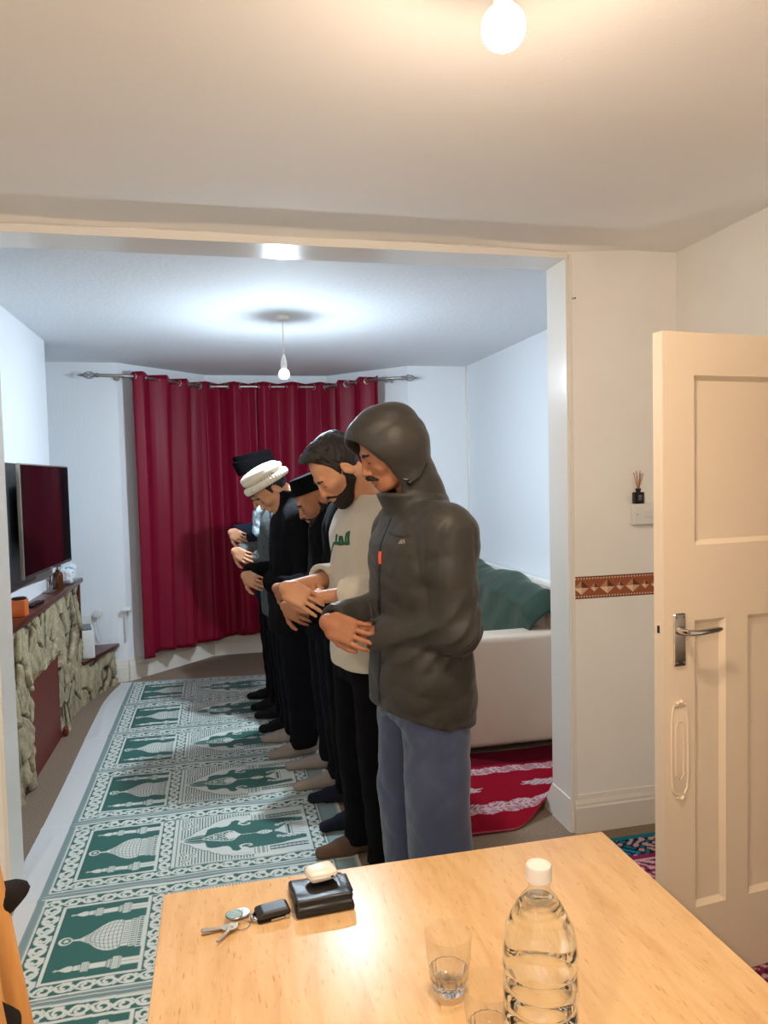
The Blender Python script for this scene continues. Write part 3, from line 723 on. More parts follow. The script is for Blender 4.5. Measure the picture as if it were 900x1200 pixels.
# 1 hooded man nearest the table
p1, H1, P1, R1 = make_person(dict(x=.645, y=2.33, yaw=.18, turn=-8, h=.0036, ch=.0052, seed=11, head=(.093, 0, 1.661), pitch=25, cf=-.005, hz=1.085, hf=.215, bulk=.022, collar=(.045, .022, 1.515), top_hem=.775, hemtilt=-.30,
    hemw=.0, sleeve=(.084, .072, .050), fold=.010, ff=(8, 8, 17), mtop=NYLON, mtrouser=BLUET, msock=BROWNS, tw=1.22, hem=.02, skin=SK1, moustache=True, shl=.19, el=.215, er=.19,
    hood=dict(top=(.212, 0, 1.672), bot=(.060, 0, 1.492)), sw=1.6, label='man in dark olive jacket with hood up and slate blue trousers, standing nearest the table', hand=dict(L=1.10, d=(-.58, .78, -.26), n=(.74, .60, .22), curl=(.20, .48, .4), thumb=(.85, .50, .10))))
# jacket details: zip, toggle, chest logo, hem band, side seam
z = MB(); zp = [(.149 + .012 * math.sin((t) * 3), .012, 1.47 - t * .66) for t in np.linspace(0, 1, 24)]
tg = MB().tube([P1(.01, .098, -.11), P1(.022, .100, -.112)], .009, 10).tube([P1(.018, .099, -.10), P1(.03, .096, -.092)], .004, 8).tube([P1(-.06, .108, -.08), P1(-.02, .106, -.108), P1(.02, .1, -.115)], .003, 6)
tg.build('drawcord_toggle', BLACK_PLASTIC, p1, smooth=True)

# 2 man in cream t-shirt
p2, H2, P2, R2 = make_person(dict(x=.575, y=2.85, yaw=.22, turn=-4, h=.0036, ch=.005, seed=21, head=(.117, 0, 1.608), pitch=44, cf=-.012, hz=1.13, hf=.232, bulk=.008, top_hem=.83, sleeve=(.075, .064, .06), short=.42, short_l=.60,
    fold=.010, ff=(11, 11, 8), mtop=CREAMT, mtrouser=BLACKT, msock=BROWNS, skin=SK2, hair='quiff', beard=.004, hs=1.01, tw=1.05, hem=.05, sw=0, open_neck=False,
    label='bearded man in cream short-sleeved top with green lettering, second in the row',
    hand=dict(L=1.05, d=(-.62, .66, -.42), n=(.60, .66, .42), curl=(.18, .30, .25), thumb=(.85, .35, .25))))
# 3 man with swept dark hair, mostly hidden
p3, H3, P3, R3 = make_person(dict(x=.59, y=3.33, yaw=.05, h=.0045, ch=.0065, seed=31, head=(.049, 0, 1.651), pitch=40, cf=-.01, hz=.965, hf=.205, top_hem=.80, sleeve=(.072, .06, .046), mtop=BLACKK, mtrouser=BLACKT,
    msock=NAVYS, skin=SK1, hair='back', beard=0.0, stance=.13, hem=.05, label='man with swept-back dark hair, mostly hidden behind the man in cream top'))
# 4 man in black hat and beard
p4, H4, P4, R4 = make_person(dict(x=.57, y=3.78, yaw=.06, toe=.25, h=.0045, ch=.0065, seed=41, head=(.068, 0, 1.468), pitch=33, cf=-.02, s=.965, hz=.985, hf=.19, top_hem=.74, sleeve=(.074, .064, .05), mtop=BLACKK, mtrouser=DARKT,
    msock=GREYS, skin=SK1, beard=.012, hair=None, hem=.05, hs=1.05, label='bearded man in black with a tall black felt cap, fourth in the row'))
# 5 white knitted cap
p5, H5, P5, R5 = make_person(dict(x=.42, y=4.235, yaw=.06, h=.005, ch=.0065, seed=51, head=(.113, 0, 1.519), pitch=46, cf=-.015, s=.97, hz=1.00, hf=.185, bulk=.018, top_hem=.70, sleeve=(.085, .074, .058), mtop=BLACKJ, mtrouser=DARKT,
    msock=GREYS, skin=SK2, beard=.0, hair='short', hem=.05, hs=1.05, collar=(.03, .018, 1.50), label='man in black jacket with cream knitted cap, fifth in the row'))
# 6 grey waistcoat
p6, H6, P6, R6 = make_person(dict(x=.40, y=4.69, yaw=.05, h=.005, ch=.0065, seed=61, head=(.095, 0, 1.492), pitch=40, cf=.02, s=.97, hz=1.10, hf=.21, bulk=.01, top_hem=.72, sleeve=(.066, .056, .044), mtop=GREYV, mtrouser=BLACKT,
    msock=BLACKS, skin=SK2, hair='short', hem=.05, hs=1.05, collar=(.03, .012, 1.48), label='man in heather grey jacket with pale blue scarf, behind the man in the cream cap'))
# 7 furthest, black hat
p7, H7, P7, R7 = make_person(dict(x=.37, y=5.14, yaw=.05, h=.005, ch=.0065, seed=71, head=(.081, 0, 1.597), pitch=30, cf=.0, s=.98, hz=1.19, hf=.19, top_hem=.75, sleeve=(.07, .06, .046), mtop=NAVYJ, mtrouser=BLACKT,
    msock=BLACKS, skin=SK2, hair='short', hem=.05, hs=1.05, label='man in dark navy with tall black folded hat, furthest in the row by the curtain'))

def cap(root, H, S, c, r, hgt, tiltdeg, m, name='cap', crease=0.0, rib=False, top=0.0, h=.0035):
    hc, R = H; t = math.radians(tiltdeg); RR = R @ np.array([[math.cos(t), 0, math.sin(t)], [0, 1, 0], [-math.sin(t), 0, math.cos(t)]])
    cc = hc + R @ np.array(c); F = Field(cc - .2, cc + .2, h)
    if rib:
        F.ell(cc + RR @ np.array([0.0, 0, .045]), (r[0] * 1.04, r[1] * 1.06, .042), RR)
        F.ell(cc + RR @ np.array([0.012, 0, .067]), (r[0] * .95, r[1] * .98, .032), RR, k=.012)
        # rolled rim with ribs
        def tor(x, y, z):
            q = [(x - cc[0]) * RR[0, i] + (y - cc[1]) * RR[1, i] + (z - cc[2]) * RR[2, i] for i in range(3)]
            a = np.arctan2(q[1] / r[1], q[0] / r[0]); rr = np.sqrt((q[0] / r[0]) ** 2 + (q[1] / r[1]) ** 2)
            return np.sqrt(((rr - 1.0) * r[1]) ** 2 + (q[2] / 1.5) ** 2) - (.0145 + .0018 * np.sin(a * 46))
        F.op(tor, cc - .15, cc + .15, k=.006)
    else:
        def body(x, y, z):
            q = [(x - cc[0]) * RR[0, i] + (y - cc[1]) * RR[1, i] + (z - cc[2]) * RR[2, i] for i in range(3)]
            tp = 1 + .10 * q[2] / hgt * (1 if top >= 0 else -1)
            rr = ((np.abs(q[0]) / (r[0] * tp)) ** 2.2 + (np.abs(q[1]) / (r[1] * tp)) ** 2.2) ** (1 / 2.2)
            ht = hgt + top * (q[0] / r[0]) - crease * np.exp(-(q[1] / .02) ** 2)
            d = np.maximum((rr - 1) * r[1], np.maximum(q[2] - ht, -q[2]))
            if crease:   # outer folded wall, lower at the front
                wall = np.maximum(np.abs((rr - 1.05) * r[1]) - .006, np.maximum(q[2] - (hgt * .62 + .02 * q[0] / r[0]), -q[2])); d = np.minimum(d, wall)
            return d
        F.op(body, cc - .17, cc + .17)
    return F.build(name, m, root, 2)
cap(p4, H4, 1.05, (-.012, 0, .048), (.115, .095), .088, -14, BLACKF, 'felt_cap', top=-.004)
cap(p5, H5, 1.05, (-.010, 0, .055), (.124, .104), .06, -16, WWOOL, 'knitted_cap', rib=True)
cap(p6, H6, 1.05, (-.012, 0, .045), (.108, .094), .055, -12, GREYV, 'woollen_cap', rib=True, h=.004)
cap(p7, H7, 1.05, (-.010, 0, .046), (.124, .102), .125, -12, BLACKF, 'folded_hat', crease=.02, top=.012)
# pale blue scarf ends of the sixth person
B = Field((-.1, -.2, 1.0), (.4, .2, 1.6), .005)
for v in (-1, 1): B.chain([V3(.02, v * .085, 1.46), V3(.10, v * .08, 1.43), V3(.155, v * .045, 1.36), V3(.165, v * .035, 1.24)], [.022, .026, .024, .020], k=.01)
B.warp(folds(5, .008, (50, 50, 20), 6)); B.build('scarf', BLUESC, p6, 1)
B = Field(V3(.1, -.25, 1.0), V3(.4, .25, 1.3), .004); 
# t-shirt lettering: the word stitched across the chest, draped on the cloth surface
GREENF = mat('green_felt_letters', (42, 92, 66), .95, bump=.5, scale=200)
def on_surface(root, name, y, z):
    for o in root.children:
        if o.name.startswith(name):
            dg = o.data; return dg
from mathutils.bvhtree import BVHTree
def bvh_of(root, name):
    for o in root.children:
        if o.name.split('.')[0] == name:
            me = o.data; return BVHTree.FromPolygons([v.co for v in me.vertices], [p.vertices for p in me.polygons])
def drape(root, bv, strokes, w, m, name, lift=.003, width_fn=None):
    mb = MB()
    for st in strokes:
        P_ = []
        for i in range(len(st) - 1):
            (l0, z0), (l1, z1) = st[i], st[i + 1]; n = max(2, int(math.hypot(l1 - l0, z1 - z0) / .004))
            P_ += [(l0 + (l1 - l0) * k / n, z0 + (z1 - z0) * k / n) for k in range(n)]
        P_.append(st[-1]); vs = []
        for i, (l, z) in enumerate(P_):
            a = P_[max(i - 1, 0)]; b = P_[min(i + 1, len(P_) - 1)]; dx, dz = b[0] - a[0], b[1] - a[1]; q = math.hypot(dx, dz) + 1e-9; nx, nz_ = -dz / q, dx / q
            for sgn in (-1, 1):
                ll, zz = l + nx * sgn * w / 2, z + nz_ * sgn * w / 2
                hit = bv.ray_cast(Vector((.6, ll, zz)), Vector((-1, 0, 0)))[0]
                f = hit.x + lift if hit else .15
                vs.append((f, ll, zz)); vs.append((f - lift * 1.5, ll, zz))
        n = len(P_)
        fs = []
        for i in range(n - 1):
            a = i * 4; b = a + 4; fs += [(a, b, b + 2, a + 2), (a, a + 1, b + 1, b), (a + 2, b + 2, b + 3, a + 3)]
        mb.add(vs, fs)
    return mb.build(name, m, root)
bv2 = bvh_of(p2, 't_shirt')
# joined Arabic letters reading right to left (seen mirrored to the wearer's left = right of picture)
zc = 1.335
letters = [[(.125, zc + .035), (.128, zc - .012), (.100, zc - .014)], [(.125, zc + .03), (.108, zc + .022), (.104, zc - .004), (.118, zc - .008)], [(.104, zc - .012), (.06, zc - .018), (.03, zc - .016)],
           [(.078, zc - .014), (.074, zc + .008), (.058, zc + .008), (.056, zc - .016)], [(.03, zc - .016), (.028, zc + .018)], [(.03, zc - .016), (.0, zc - .020), (-.022, zc - .038), (-.04, zc - .058)]]
letters = [[(l - .035, z) for l, z in st] for st in letters]
drape(p2, bv2, letters, .013, GREENF, 'chest_lettering')
bv1 = bvh_of(p1, 'jacket')
ORZ = mat('orange_zip_tag', (230, 90, 50), .5)
drape(p1, bv1, [[(.015, 1.44), (.015, .84)]], .012, BLACK_PLASTIC, 'front_zip', .002)
drape(p1, bv1, [[(.024, 1.335), (.026, 1.295)]], .009, ORZ, 'zip_pull', .006)
LOGO = mat('pale_grey_print', (120, 116, 108), .6)
drape(p1, bv1, [[(.118, 1.365), (.124, 1.377), (.130, 1.365)], [(.122, 1.368), (.132, 1.378), (.138, 1.367)]], .003, LOGO, 'chest_logo', .003)
drape(p1, bv1, [[(.03, 1.40), (.09, 1.385), (.15, 1.39)]], .003, BLACK_PLASTIC, 'yoke_seam', .0015)
# wristwatch with dark strap on the near wrist of the second man
# ------------------------------------------------------------------ prayer carpet with woven pattern
class Ras:
    """pattern drawn into a float map (0 background .. 1 pale) at px metres per pixel, colour index planes"""
    def __init__(s, w, h, px): s.px = px; s.nx = int(round(w / px)); s.ny = int(round(h / px)); s.a = np.zeros((s.ny, s.nx, 3), np.float32)
    def _w(s, x0, y0, x1, y1):
        i0, i1 = max(int(x0 / s.px) - 1, 0), min(int(x1 / s.px) + 2, s.nx); j0, j1 = max(int(y0 / s.px) - 1, 0), min(int(y1 / s.px) + 2, s.ny)
        X, Y = np.meshgrid((np.arange(i0, i1) + .5) * s.px, (np.arange(j0, j1) + .5) * s.px); return slice(j0, j1), slice(i0, i1), X, Y
    def rect(s, x0, y0, x1, y1, c):
        a, b, X, Y = s._w(x0, y0, x1, y1)
        if X.size: s.a[a, b][(X >= x0) & (X <= x1) & (Y >= y0) & (Y <= y1)] = c
    def poly(s, P, c):
        P = np.array(P); a, b, X, Y = s._w(P[:, 0].min(), P[:, 1].min(), P[:, 0].max(), P[:, 1].max())
        if not X.size: return
        m = np.zeros(X.shape, bool); n = len(P)
        for i in range(n):
            x0, y0 = P[i]; x1, y1 = P[(i + 1) % n]
            if y0 == y1: continue
            m ^= ((Y > y0) != (Y > y1)) & (X < (x1 - x0) * (Y - y0) / (y1 - y0) + x0)
        s.a[a, b][m] = c
    def line(s, P, w, c, taper=None):
        P = np.array(P); n = len(P)
        for i in range(n - 1):
            p, q = P[i], P[i + 1]; ww = w if taper is None else w * (taper[0] + (taper[1] - taper[0]) * (i + .5) / (n - 1)); r = ww / 2
            a, b, X, Y = s._w(min(p[0], q[0]) - r, min(p[1], q[1]) - r, max(p[0], q[0]) + r, max(p[1], q[1]) + r)
            if not X.size: continue
            d = q - p; L = max(d @ d, 1e-12); t = np.clip(((X - p[0]) * d[0] + (Y - p[1]) * d[1]) / L, 0, 1)
            s.a[a, b][np.hypot(X - p[0] - t * d[0], Y - p[1] - t * d[1]) < r] = c
    def disc(s, x, y, r, c): s.line([(x, y), (x + 1e-5, y)], 2 * r, c)

GRN, PAL, STR, STD = [np.array(lin(c)[:3], np.float32) for c in ((16, 92, 84), (206, 212, 206), (128, 150, 150), (96, 124, 126))]
X0M, X1M, TP = -.715, .50, .6125       # tile: woven width and period
def scroll_band(R, x0, y0, x1, y1, along, n):
    """pale scrolls on green: band along 'x' or 'y' with n motifs"""
    R.rect(x0, y0, x1, y1, GRN)
    L = (x1 - x0) if along == 'x' else (y1 - y0); Wd = (y1 - y0) if along == 'x' else (x1 - x0); st = L / n
    def mp(a, b): return (x0 + a, y0 + Wd / 2 + b) if along == 'x' else (x0 + Wd / 2 + b, y0 + a)
    for k in range(n):
        sg = 1 if k % 2 else -1; c0 = (k + .5) * st; pts = []
        for t in np.linspace(0, 1, 26):
            an = PI * 1.0 - t * PI * 2.35; r = Wd * .40 * (1 - t * .62)
            pts.append(mp(c0 + r * math.cos(an) * min(1.25, st / Wd * 1.15), sg * (r * math.sin(an) * .95 - Wd * .03)))
        R.line(pts, Wd * .20, PAL, (1.1, .75)); e = pts[-1]; R.disc(e[0], e[1], Wd * .11, PAL)
        R.line([mp(c0 - st * .62, sg * Wd * .10), mp(c0 - st * .45, -sg * Wd * .22), mp(c0 - st * .15, -sg * Wd * .38), mp(c0 + st * .22, -sg * Wd * .36)], Wd * .16, PAL, (.6, 1.1))
        R.line([mp(c0 + st * .28, sg * Wd * .36), mp(c0 + st * .42, sg * Wd * .2), mp(c0 + st * .5, -sg * Wd * .02)], Wd * .10, PAL)
def draw_tile():
    px = .0008; w = X1M - X0M; R = Ras(w, TP, px); X = lambda x: x - X0M
    R.rect(0, 0, w, TP, STR)
    # grey-green selvedge stripes and the striped gap between rows
    for q in (.006, .012, .0185): R.rect(q, 0, q + .0022, TP, STD)
    yb, yt = .0, .565
    for q, c in ((.566, PAL), (.577, STD), (.583, STD), (.592, PAL), (.600, STD)): R.rect(X(-.70), q, w, q + .004, c)
    xa, xb, xc, xd, xe, xf = -.685, -.597, -.305, -.232, .345, .410
    R.rect(X(xa) - .0, yb, X(xf) + .006, yt, PAL)
    scroll_band(R, X(xa) + .007, .007, X(xf), .062, 'x', 17); scroll_band(R, X(xa) + .007, yt - .062, X(xf), yt - .007, 'x', 17)
    scroll_band(R, X(xa) + .007, .045, X(xb) - .012, yt - .045, 'y', 8)
    R.rect(X(xb) - .011, .062, X(xc) + .011, yt - .062, PAL)
    scroll_band(R, X(xc) + .012, .066, X(xd) - .006, yt - .066, 'y', 8)
    R.rect(X(xf) + .008, 0, X(xf) + .014, TP, STD)
    # --- left field with dome and two towers
    fy0, fy1 = .074, yt - .074; ym = (fy0 + fy1) / 2
    R.rect(X(xb), fy0, X(xc), fy1, GRN)
    Q = lambda a, b: (X(xc) - a, ym + b)
    def prof(pr, c, b0=0.0): R.poly([Q(a, b0 + h) for a, h in pr] + [Q(a, b0 - h) for a, h in reversed(pr)], c)
    prof([(0, .088), (.022, .088), (.024, .080), (.045, .080), (.047, .074), (.072, .074), (.074, .079), (.085, .084), (.105, .086), (.125, .080), (.145, .066), (.16, .050), (.178, .030), (.195, .018), (.205, .010), (.21, .006), (.235, .004)], PAL)
    for a in (.023, .046, .073): R.line([Q(a, -.085), Q(a, .085)], .0022, GRN)
    for k in range(-6, 7):
        R.rect(*(lambda p, q: (min(p[0], q[0]), min(p[1], q[1]), max(p[0], q[0]), max(p[1], q[1])))(Q(.004, k * .013 - .0035), Q(.018, k * .013 + .0035)), GRN)
        R.line([Q(.029, k * .012), Q(.041, k * .012)], .0045, GRN)
        if abs(k) < 6: R.line([Q(.051, k * .0115), Q(.067, k * .0115)], .0030, GRN)
    def hw(a): return np.interp(a, [.074, .085, .105, .125, .145, .16, .178, .195, .21], [.079, .084, .086, .080, .066, .050, .030, .018, .006])
    for k in np.linspace(-.82, .82, 7): R.line([Q(a, k * hw(a) * (1 if a < .15 else 1)) for a in np.linspace(.074, .195, 16)], .0018, GRN)
    for a0 in (.088, .102, .116, .131, .146, .162, .178): R.line([Q(a0 + .012 * (t * t) * -1 + .0, t * hw(a0) * .98) for t in np.linspace(-1, 1, 13)], .0020, GRN)
    c = Q(.258, 0); R.disc(c[0], c[1], .023, PAL); R.disc(c[0] + .002, c[1], .0165, GRN)
    R.poly([(c[0] + .002 + (.0145 if i % 2 == 0 else .0058) * math.cos(PI * i / 5 + PI), c[1] + (.0145 if i % 2 == 0 else .0058) * math.sin(PI * i / 5 + PI)) for i in range(10)], PAL)
    for sb in (-1, 1):
        b0 = sb * .157
        prof([(0, .018), (.055, .018), (.06, .030), (.066, .032), (.085, .032), (.09, .022), (.10, .020), (.104, .014), (.155, .0135), (.158, .024), (.180, .024), (.184, .014), (.205, .012), (.207, .009), (.212, .014), (.225, .015), (.236, .010), (.248, .003), (.268, .0015)], PAL, b0)
        for a in (.058, .064, .087, .092, .099, .104, .157, .162, .183, .190, .206): R.line([Q(a, b0 - .03), Q(a, b0 + .03)], .0020, GRN)
        for k in range(-3, 4):
            R.line([Q(.068, b0 + k * .008), Q(.084, b0 + k * .008)], .0018, GRN); R.line([Q(.165, b0 + k * .0062), Q(.18, b0 + k * .0062)], .0016, GRN)
        R.line([Q(.0, b0 + .0), Q(.055, b0)], .0016, GRN)
        R.line([Q(.262, b0 - .006), Q(.256, b0), Q(.262, b0 + .006)], .0022, PAL)
    # --- right panel with the niche
    gx0, gx1 = xd, xe; R.rect(X(gx0), .066, X(gx1), yt - .066, PAL); R.rect(X(gx0) + .008, .066, X(gx0) + .012, yt - .066, GRN); R.rect(X(gx0) + .0, .066, X(gx1), .069, GRN); R.rect(X(gx0) + .0, yt - .069, X(gx1), yt - .066, GRN)
    G = lambda x, b: (X(x), ym + b)
    # hatching between border and niche
    sh = [(-.205, .0), (-.17, .03), (-.13, .075), (-.09, .10), (-.06, .13), (-.02, .155), (.03, .17), (.08, .17)]
    for x in np.arange(-.205, .10, .0125):
        bb = np.interp(x, [p[0] for p in sh], [p[1] for p in sh]) + .012
        for sg in (-1, 1):
            if bb < .205: R.line([G(x, sg * bb), G(x, sg * .206)], .0048, GRN)
    for sg in (-1, 1):
        for (cx, cy) in ((-.185, .178), (-.155, .135), (-.19, .12)):
            R.disc(*G(cx, sg * cy), .019, PAL); R.line([G(cx + .012 * math.cos(t), sg * cy + .012 * math.sin(t)) for t in np.linspace(0, 5.2, 14)], .004, GRN); R.disc(*G(cx, sg * cy), .004, GRN)
        R.line([G(x, sg * (np.interp(x, [p[0] for p in sh], [p[1] for p in sh]) + .008)) for x in np.linspace(-.2, .1, 22)], .007, PAL)
        R.line([G(x, sg * (np.interp(x, [p[0] for p in sh], [p[1] for p in sh]) + .016 + .005 * math.sin(x * 160))) for x in np.linspace(-.2, .1, 60)], .003, GRN)
    up = [(-.200, .0), (-.185, .018), (-.160, .030), (-.130, .036), (-.105, .034), (-.100, .055), (-.096, .080), (-.080, .092), (-.055, .095), (-.030, .088), (-.006, .092), (.006, .110), (.012, .132), (.032, .142), (.048, .132), (.052, .118), (.060, .108), (.070, .112), (.085, .128), (.110, .128), (.16, .125), (.22, .122), (.28, .11), (.335, .10)]
    R.poly([G(x, b) for x, b in up] + [G(x, -b) for x, b in reversed(up)], GRN)
    # arrow tip leaf
    R.line([G(-.198, 0), G(-.11, .0)], .003, PAL); 
    for sg in (-1, 1):
        R.line([G(-.198, 0), G(-.165, sg * .020), G(-.125, sg * .024), G(-.105, sg * .018)], .0026, PAL)
        R.line([G(-.115, sg * .002), G(-.09, sg * .016), G(-.06, sg * .030), G(-.03, sg * .038), (G(0, sg * .045)), G(.02, sg * .038), G(.035, sg * .015), G(.05, 0)], .006, PAL)
        for i, (cx, cy) in enumerate(((-.085, .012), (-.06, .022), (-.035, .03), (-.035, .010), (-.008, .034), (-.01, .012), (.014, .022), (-.06, .004))):
            R.line([G(cx + .009 * math.cos(t + i), sg * cy + .009 * math.sin(t + i)) for t in np.linspace(0, 5, 12)], .0045, PAL)
        R.line([G(.05, sg * .118), G(.045, sg * .100), G(.065, sg * .088), G(.09, sg * .092), G(.095, sg * .104), G(.082, sg * .106)], .011, PAL, (1, .5))
        # columns
        R.rect(X(.10), ym + (sg * .150) - .026, X(.345), ym + sg * .150 + .026, PAL)
        for x in (.105, .118, .124, .137, .143, .156): R.line([G(x, sg * .150 - .03), G(x, sg * .150 + .03)], .0035, GRN)
        R.rect(X(.17), ym + sg * .15 - .017, X(.335), ym + sg * .15 + .017, GRN)
        for k in range(9): R.disc(*G(.180 + k * .0185, sg * .15), .0085, PAL); R.disc(*G(.180 + k * .0185, sg * .15), .003, GRN)
        for k in range(14): R.disc(*G(-.02 + k * .008, sg * (.165 + .002 * (k % 2))), .002, GRN)
    R.poly([G(.0, .03), G(.03, .022), G(.05, 0), G(.03, -.022), G(0, -.03), G(-.02, 0)], PAL); R.line([G(.05, 0), G(.12, 0)], .003, PAL)
    for k in range(3): R.disc(*G(.062 + k * .014, 0), .004, PAL)
    R.poly([G(.115, 0), G(.130, .010), G(.145, .018), (G(.165, .019)), G(.180, .010), G(.190, .006), G(.190, -.006), G(.180, -.010), G(.165, -.019), G(.145, -.018), G(.130, -.010)], PAL)
    for k in range(3): R.line([G(.14 + k * .012, -.014), G(.146 + k * .012, .014)], .0022, GRN)
    R.poly([G(.20, .008), G(.215, .012), G(.25, .045), G(.25, -.045), G(.215, -.012), G(.20, -.008)], PAL)
    R.rect(X(.252), ym - .062, X(.275), ym + .062, PAL); R.rect(X(.257), ym - .045, X(.268), ym + .045, GRN)
    for sg in (-1, 1):
        for k in range(6): R.disc(*G(.215 + k * .022, sg * (.055 + .012 * math.sin(k * .7))), .011, PAL); R.disc(*G(.215 + k * .022, sg * (.055 + .012 * math.sin(k * .7))), .004, GRN)
    R.poly([G(.278, .055), G(.335, .07), G(.335, -.07), G(.278, -.055)], PAL)
    for k in range(5): R.line([G(.283, -.04 + k * .02), G(.33, -.05 + k * .025)], .002, GRN)
    scroll_band(R, X(xe) + .006, .066, X(xf), yt - .066, 'y', 8)
    # downsample x3
    a = R.a; ny, nx = (a.shape[0] // 3) * 3, (a.shape[1] // 3) * 3
    return a[:ny, :nx].reshape(ny // 3, 3, nx // 3, 3, 3).mean((1, 3)), px * 3
tile, tpx = draw_tile()
MY0, MY1 = 1.70, 6.03
xs = np.concatenate([np.linspace(-.845, X0M - .001, 22), X0M + (np.arange(tile.shape[1]) + .5) * tpx, [X1M + .012, X1M + .02]])
def mat_z(x, y):
    ph = (y - 2.948) / TP; fr = ph - np.round(ph)
    z = .005 + .0045 * np.exp(-((fr + .045 + .006 * np.sin(x * 9)) / .028) ** 2) * (1 + .5 * np.sin(x * 14 + np.round(ph) * 2)) + .0016 * np.sin(x * 17 + y * 5) * np.sin(y * 7 - x * 3)
    z = z + .004 * np.exp(-((x + .79 + .02 * np.sin(y * 5)) / .02) ** 2) * (np.sin(y * 2.7) > .1)
    return np.maximum(z, .0025)
def mat_build(y0, y1, xs, name):
    ys = np.arange(y0, y1, tpx); XX, YY = np.meshgrid(xs, ys, indexing='ij')
    # hand-laid wobble of the woven rows
    shift = .0035 * np.sin(XX * 6 + np.floor((YY - 2.96) / TP) * 1.7) + .002 * np.sin(XX * 15)
    ii = np.clip(np.floor((XX - X0M) / tpx), 0, tile.shape[1] - 1).astype(int)
    jj = (np.floor(((YY - 2.965 + shift) % TP) / tpx)).astype(int) % tile.shape[0]
    C_ = tile[jj, ii]; pl = np.array(lin((206, 208, 208))[:3], np.float32)
    C_[XX < X0M] = pl; C_[XX > X1M] = PAL
    Z = mat_z(XX, YY)
    Yd = YY - .03 * np.clip((YY - 5.6) / .4, 0, 1) * (XX + .85) * 3.0
    Xd = XX + .008 * np.sin(YY * 2.1) * np.clip((-.70 - XX) / .1, 0, 1) + .05 * np.clip((YY - 5.45) / .5, 0, 1) ** 2 * np.clip((-.70 - XX) / .14, 0, 1)
    return np.stack([Xd, Yd, Z], -1), C_
MATC = attr_mat('woven_prayer_carpet', .62, bump=.15, scale=500, spec=.45, sheen=.15)
Pm, Cm = mat_build(MY0, MY1, xs, 'prayer_carpet')
notch = np.clip((3.10 - Pm[:, :, 1]) / .05, 0, 1)[..., None]
Pm[:, :, 0:1] = np.where(Pm[:, :, 0:1] < -.785, Pm[:, :, 0:1] * (1 - notch) + np.maximum(Pm[:, :, 0:1], -.785 + .002 * (Pm[:, :, 0:1] + .785)) * notch, Pm[:, :, 0:1])
o = grid_obj('prayer_carpet', Pm, MATC, color=Cm); tag(o, 'long green and off-white prayer carpet with domes and niches on the floor', 'carpet')

# ------------------------------------------------------------------ red rug by the sofa, rug by the door
def ramp_rug(name, x0, x1, y0, y1, fn, zf, res, m, label, cat, warp=None):
    xs = np.arange(x0, x1, res); ys = np.arange(y0, y1, res); XX, YY = np.meshgrid(xs, ys, indexing='ij')
    C_ = fn((XX - x0), (YY - y0), x1 - x0, y1 - y0); P_ = np.stack([XX, YY, zf(XX, YY)], -1)
    if warp: P_ = warp(P_)
    o = grid_obj(name, P_, m, color=C_); return tag(o, label, cat)
RED, RPAL, RDK = [np.array(lin(c)[:3], np.float32) for c in ((134, 8, 30), (190, 160, 162), (84, 4, 22))]
def red_pat(U, V, w, h):
    C_ = np.zeros(U.shape + (3,), np.float32); C_[:] = RED
    def band(c0, wd, amp):
        e = c0 + amp * np.abs(np.sin(U * 26)) ; d = np.abs(V - e); m = d < wd
        tex = np.sin(U * 95 + 3 * np.sin(V * 60)) * np.sin(V * 120 + 3 * np.sin(U * 50)) > -.15
        return m & tex, m & ~tex
    for c0, wd, amp in ((.215, .050, .018), (.62, .038, .014)):
        a, b = band(c0, wd, amp); C_[a] = RPAL; C_[b] = np.array(lin((150, 90, 96))[:3])
    for cx in (.17, .62, 1.05):
        r = np.hypot((U - cx) / .11, (V - .43) / .034); ang = np.arctan2(V - .43, (U - cx) * .3); m = r < (1 + .16 * np.sin(ang * 8)); C_[m] = RPAL
        C_[m & (np.sin(U * 170) * np.sin(V * 230) > .35)] = np.array(lin((120, 110, 108))[:3])
    C_[(V > .70)] = RDK; C_[(V < .012)] = np.array(lin((150, 60, 76))[:3])
    return C_
RUGM = attr_mat('red_patterned_pile', .95, bump=.6, scale=260, spec=.1, noise=.2)
def lift(P_):
    x, y = P_[..., 0].copy(), P_[..., 1].copy(); u = x - .95; v = y - 2.955
    # near right corner is folded up in a smooth curl
    s = np.clip((u - .28) - v * .9, 0, 1.0); 
    P_[..., 1] = y + .95 * s ** 1.25; P_[..., 2] += .045 * np.clip(s * 5, 0, 1) ** 2
    return P_
ramp_rug('red_rug', .95, 2.02, 2.955, 3.84, red_pat, lambda x, y: .010 + .003 * np.sin(x * 9 + y * 4), .006, RUGM, 'crimson rug with pale scalloped bands in front of the sofa end', 'rug', lift)
# keep it off the partition: cut handled by placement
TEAL, NV, MG = [np.array(lin(c)[:3], np.float32) for c in ((28, 120, 140), (22, 32, 66), (130, 36, 70))]
def teal_pat(U, V, w, h):
    C_ = np.zeros(U.shape + (3,), np.float32); C_[:] = NV; e = np.minimum(np.minimum(U, w - U), h - V)
    sc = np.sin(U * 70 + 2 * np.sin(V * 60)) * np.sin(V * 75 + 2 * np.sin(U * 50))
    C_[(e < .16) & (sc > .25)] = RPAL; C_[(e < .16) & (sc < -.45)] = TEAL; C_[e < .03] = TEAL
    C_[(e > .16) & (e < .19)] = MG; C_[(e > .19) & (e < .20)] = RPAL; C_[(e > .2)] = MG; C_[(e > .2) & (sc > .3)] = RPAL; C_[(e > .2) & (sc < -.5)] = NV
    return C_
ramp_rug('patterned_rug', 1.36, 1.96, 1.30, 2.775, teal_pat, lambda x, y: .010 + 0 * x, .006, RUGM, 'small navy, teal and magenta rug on the floor behind the door', 'rug')

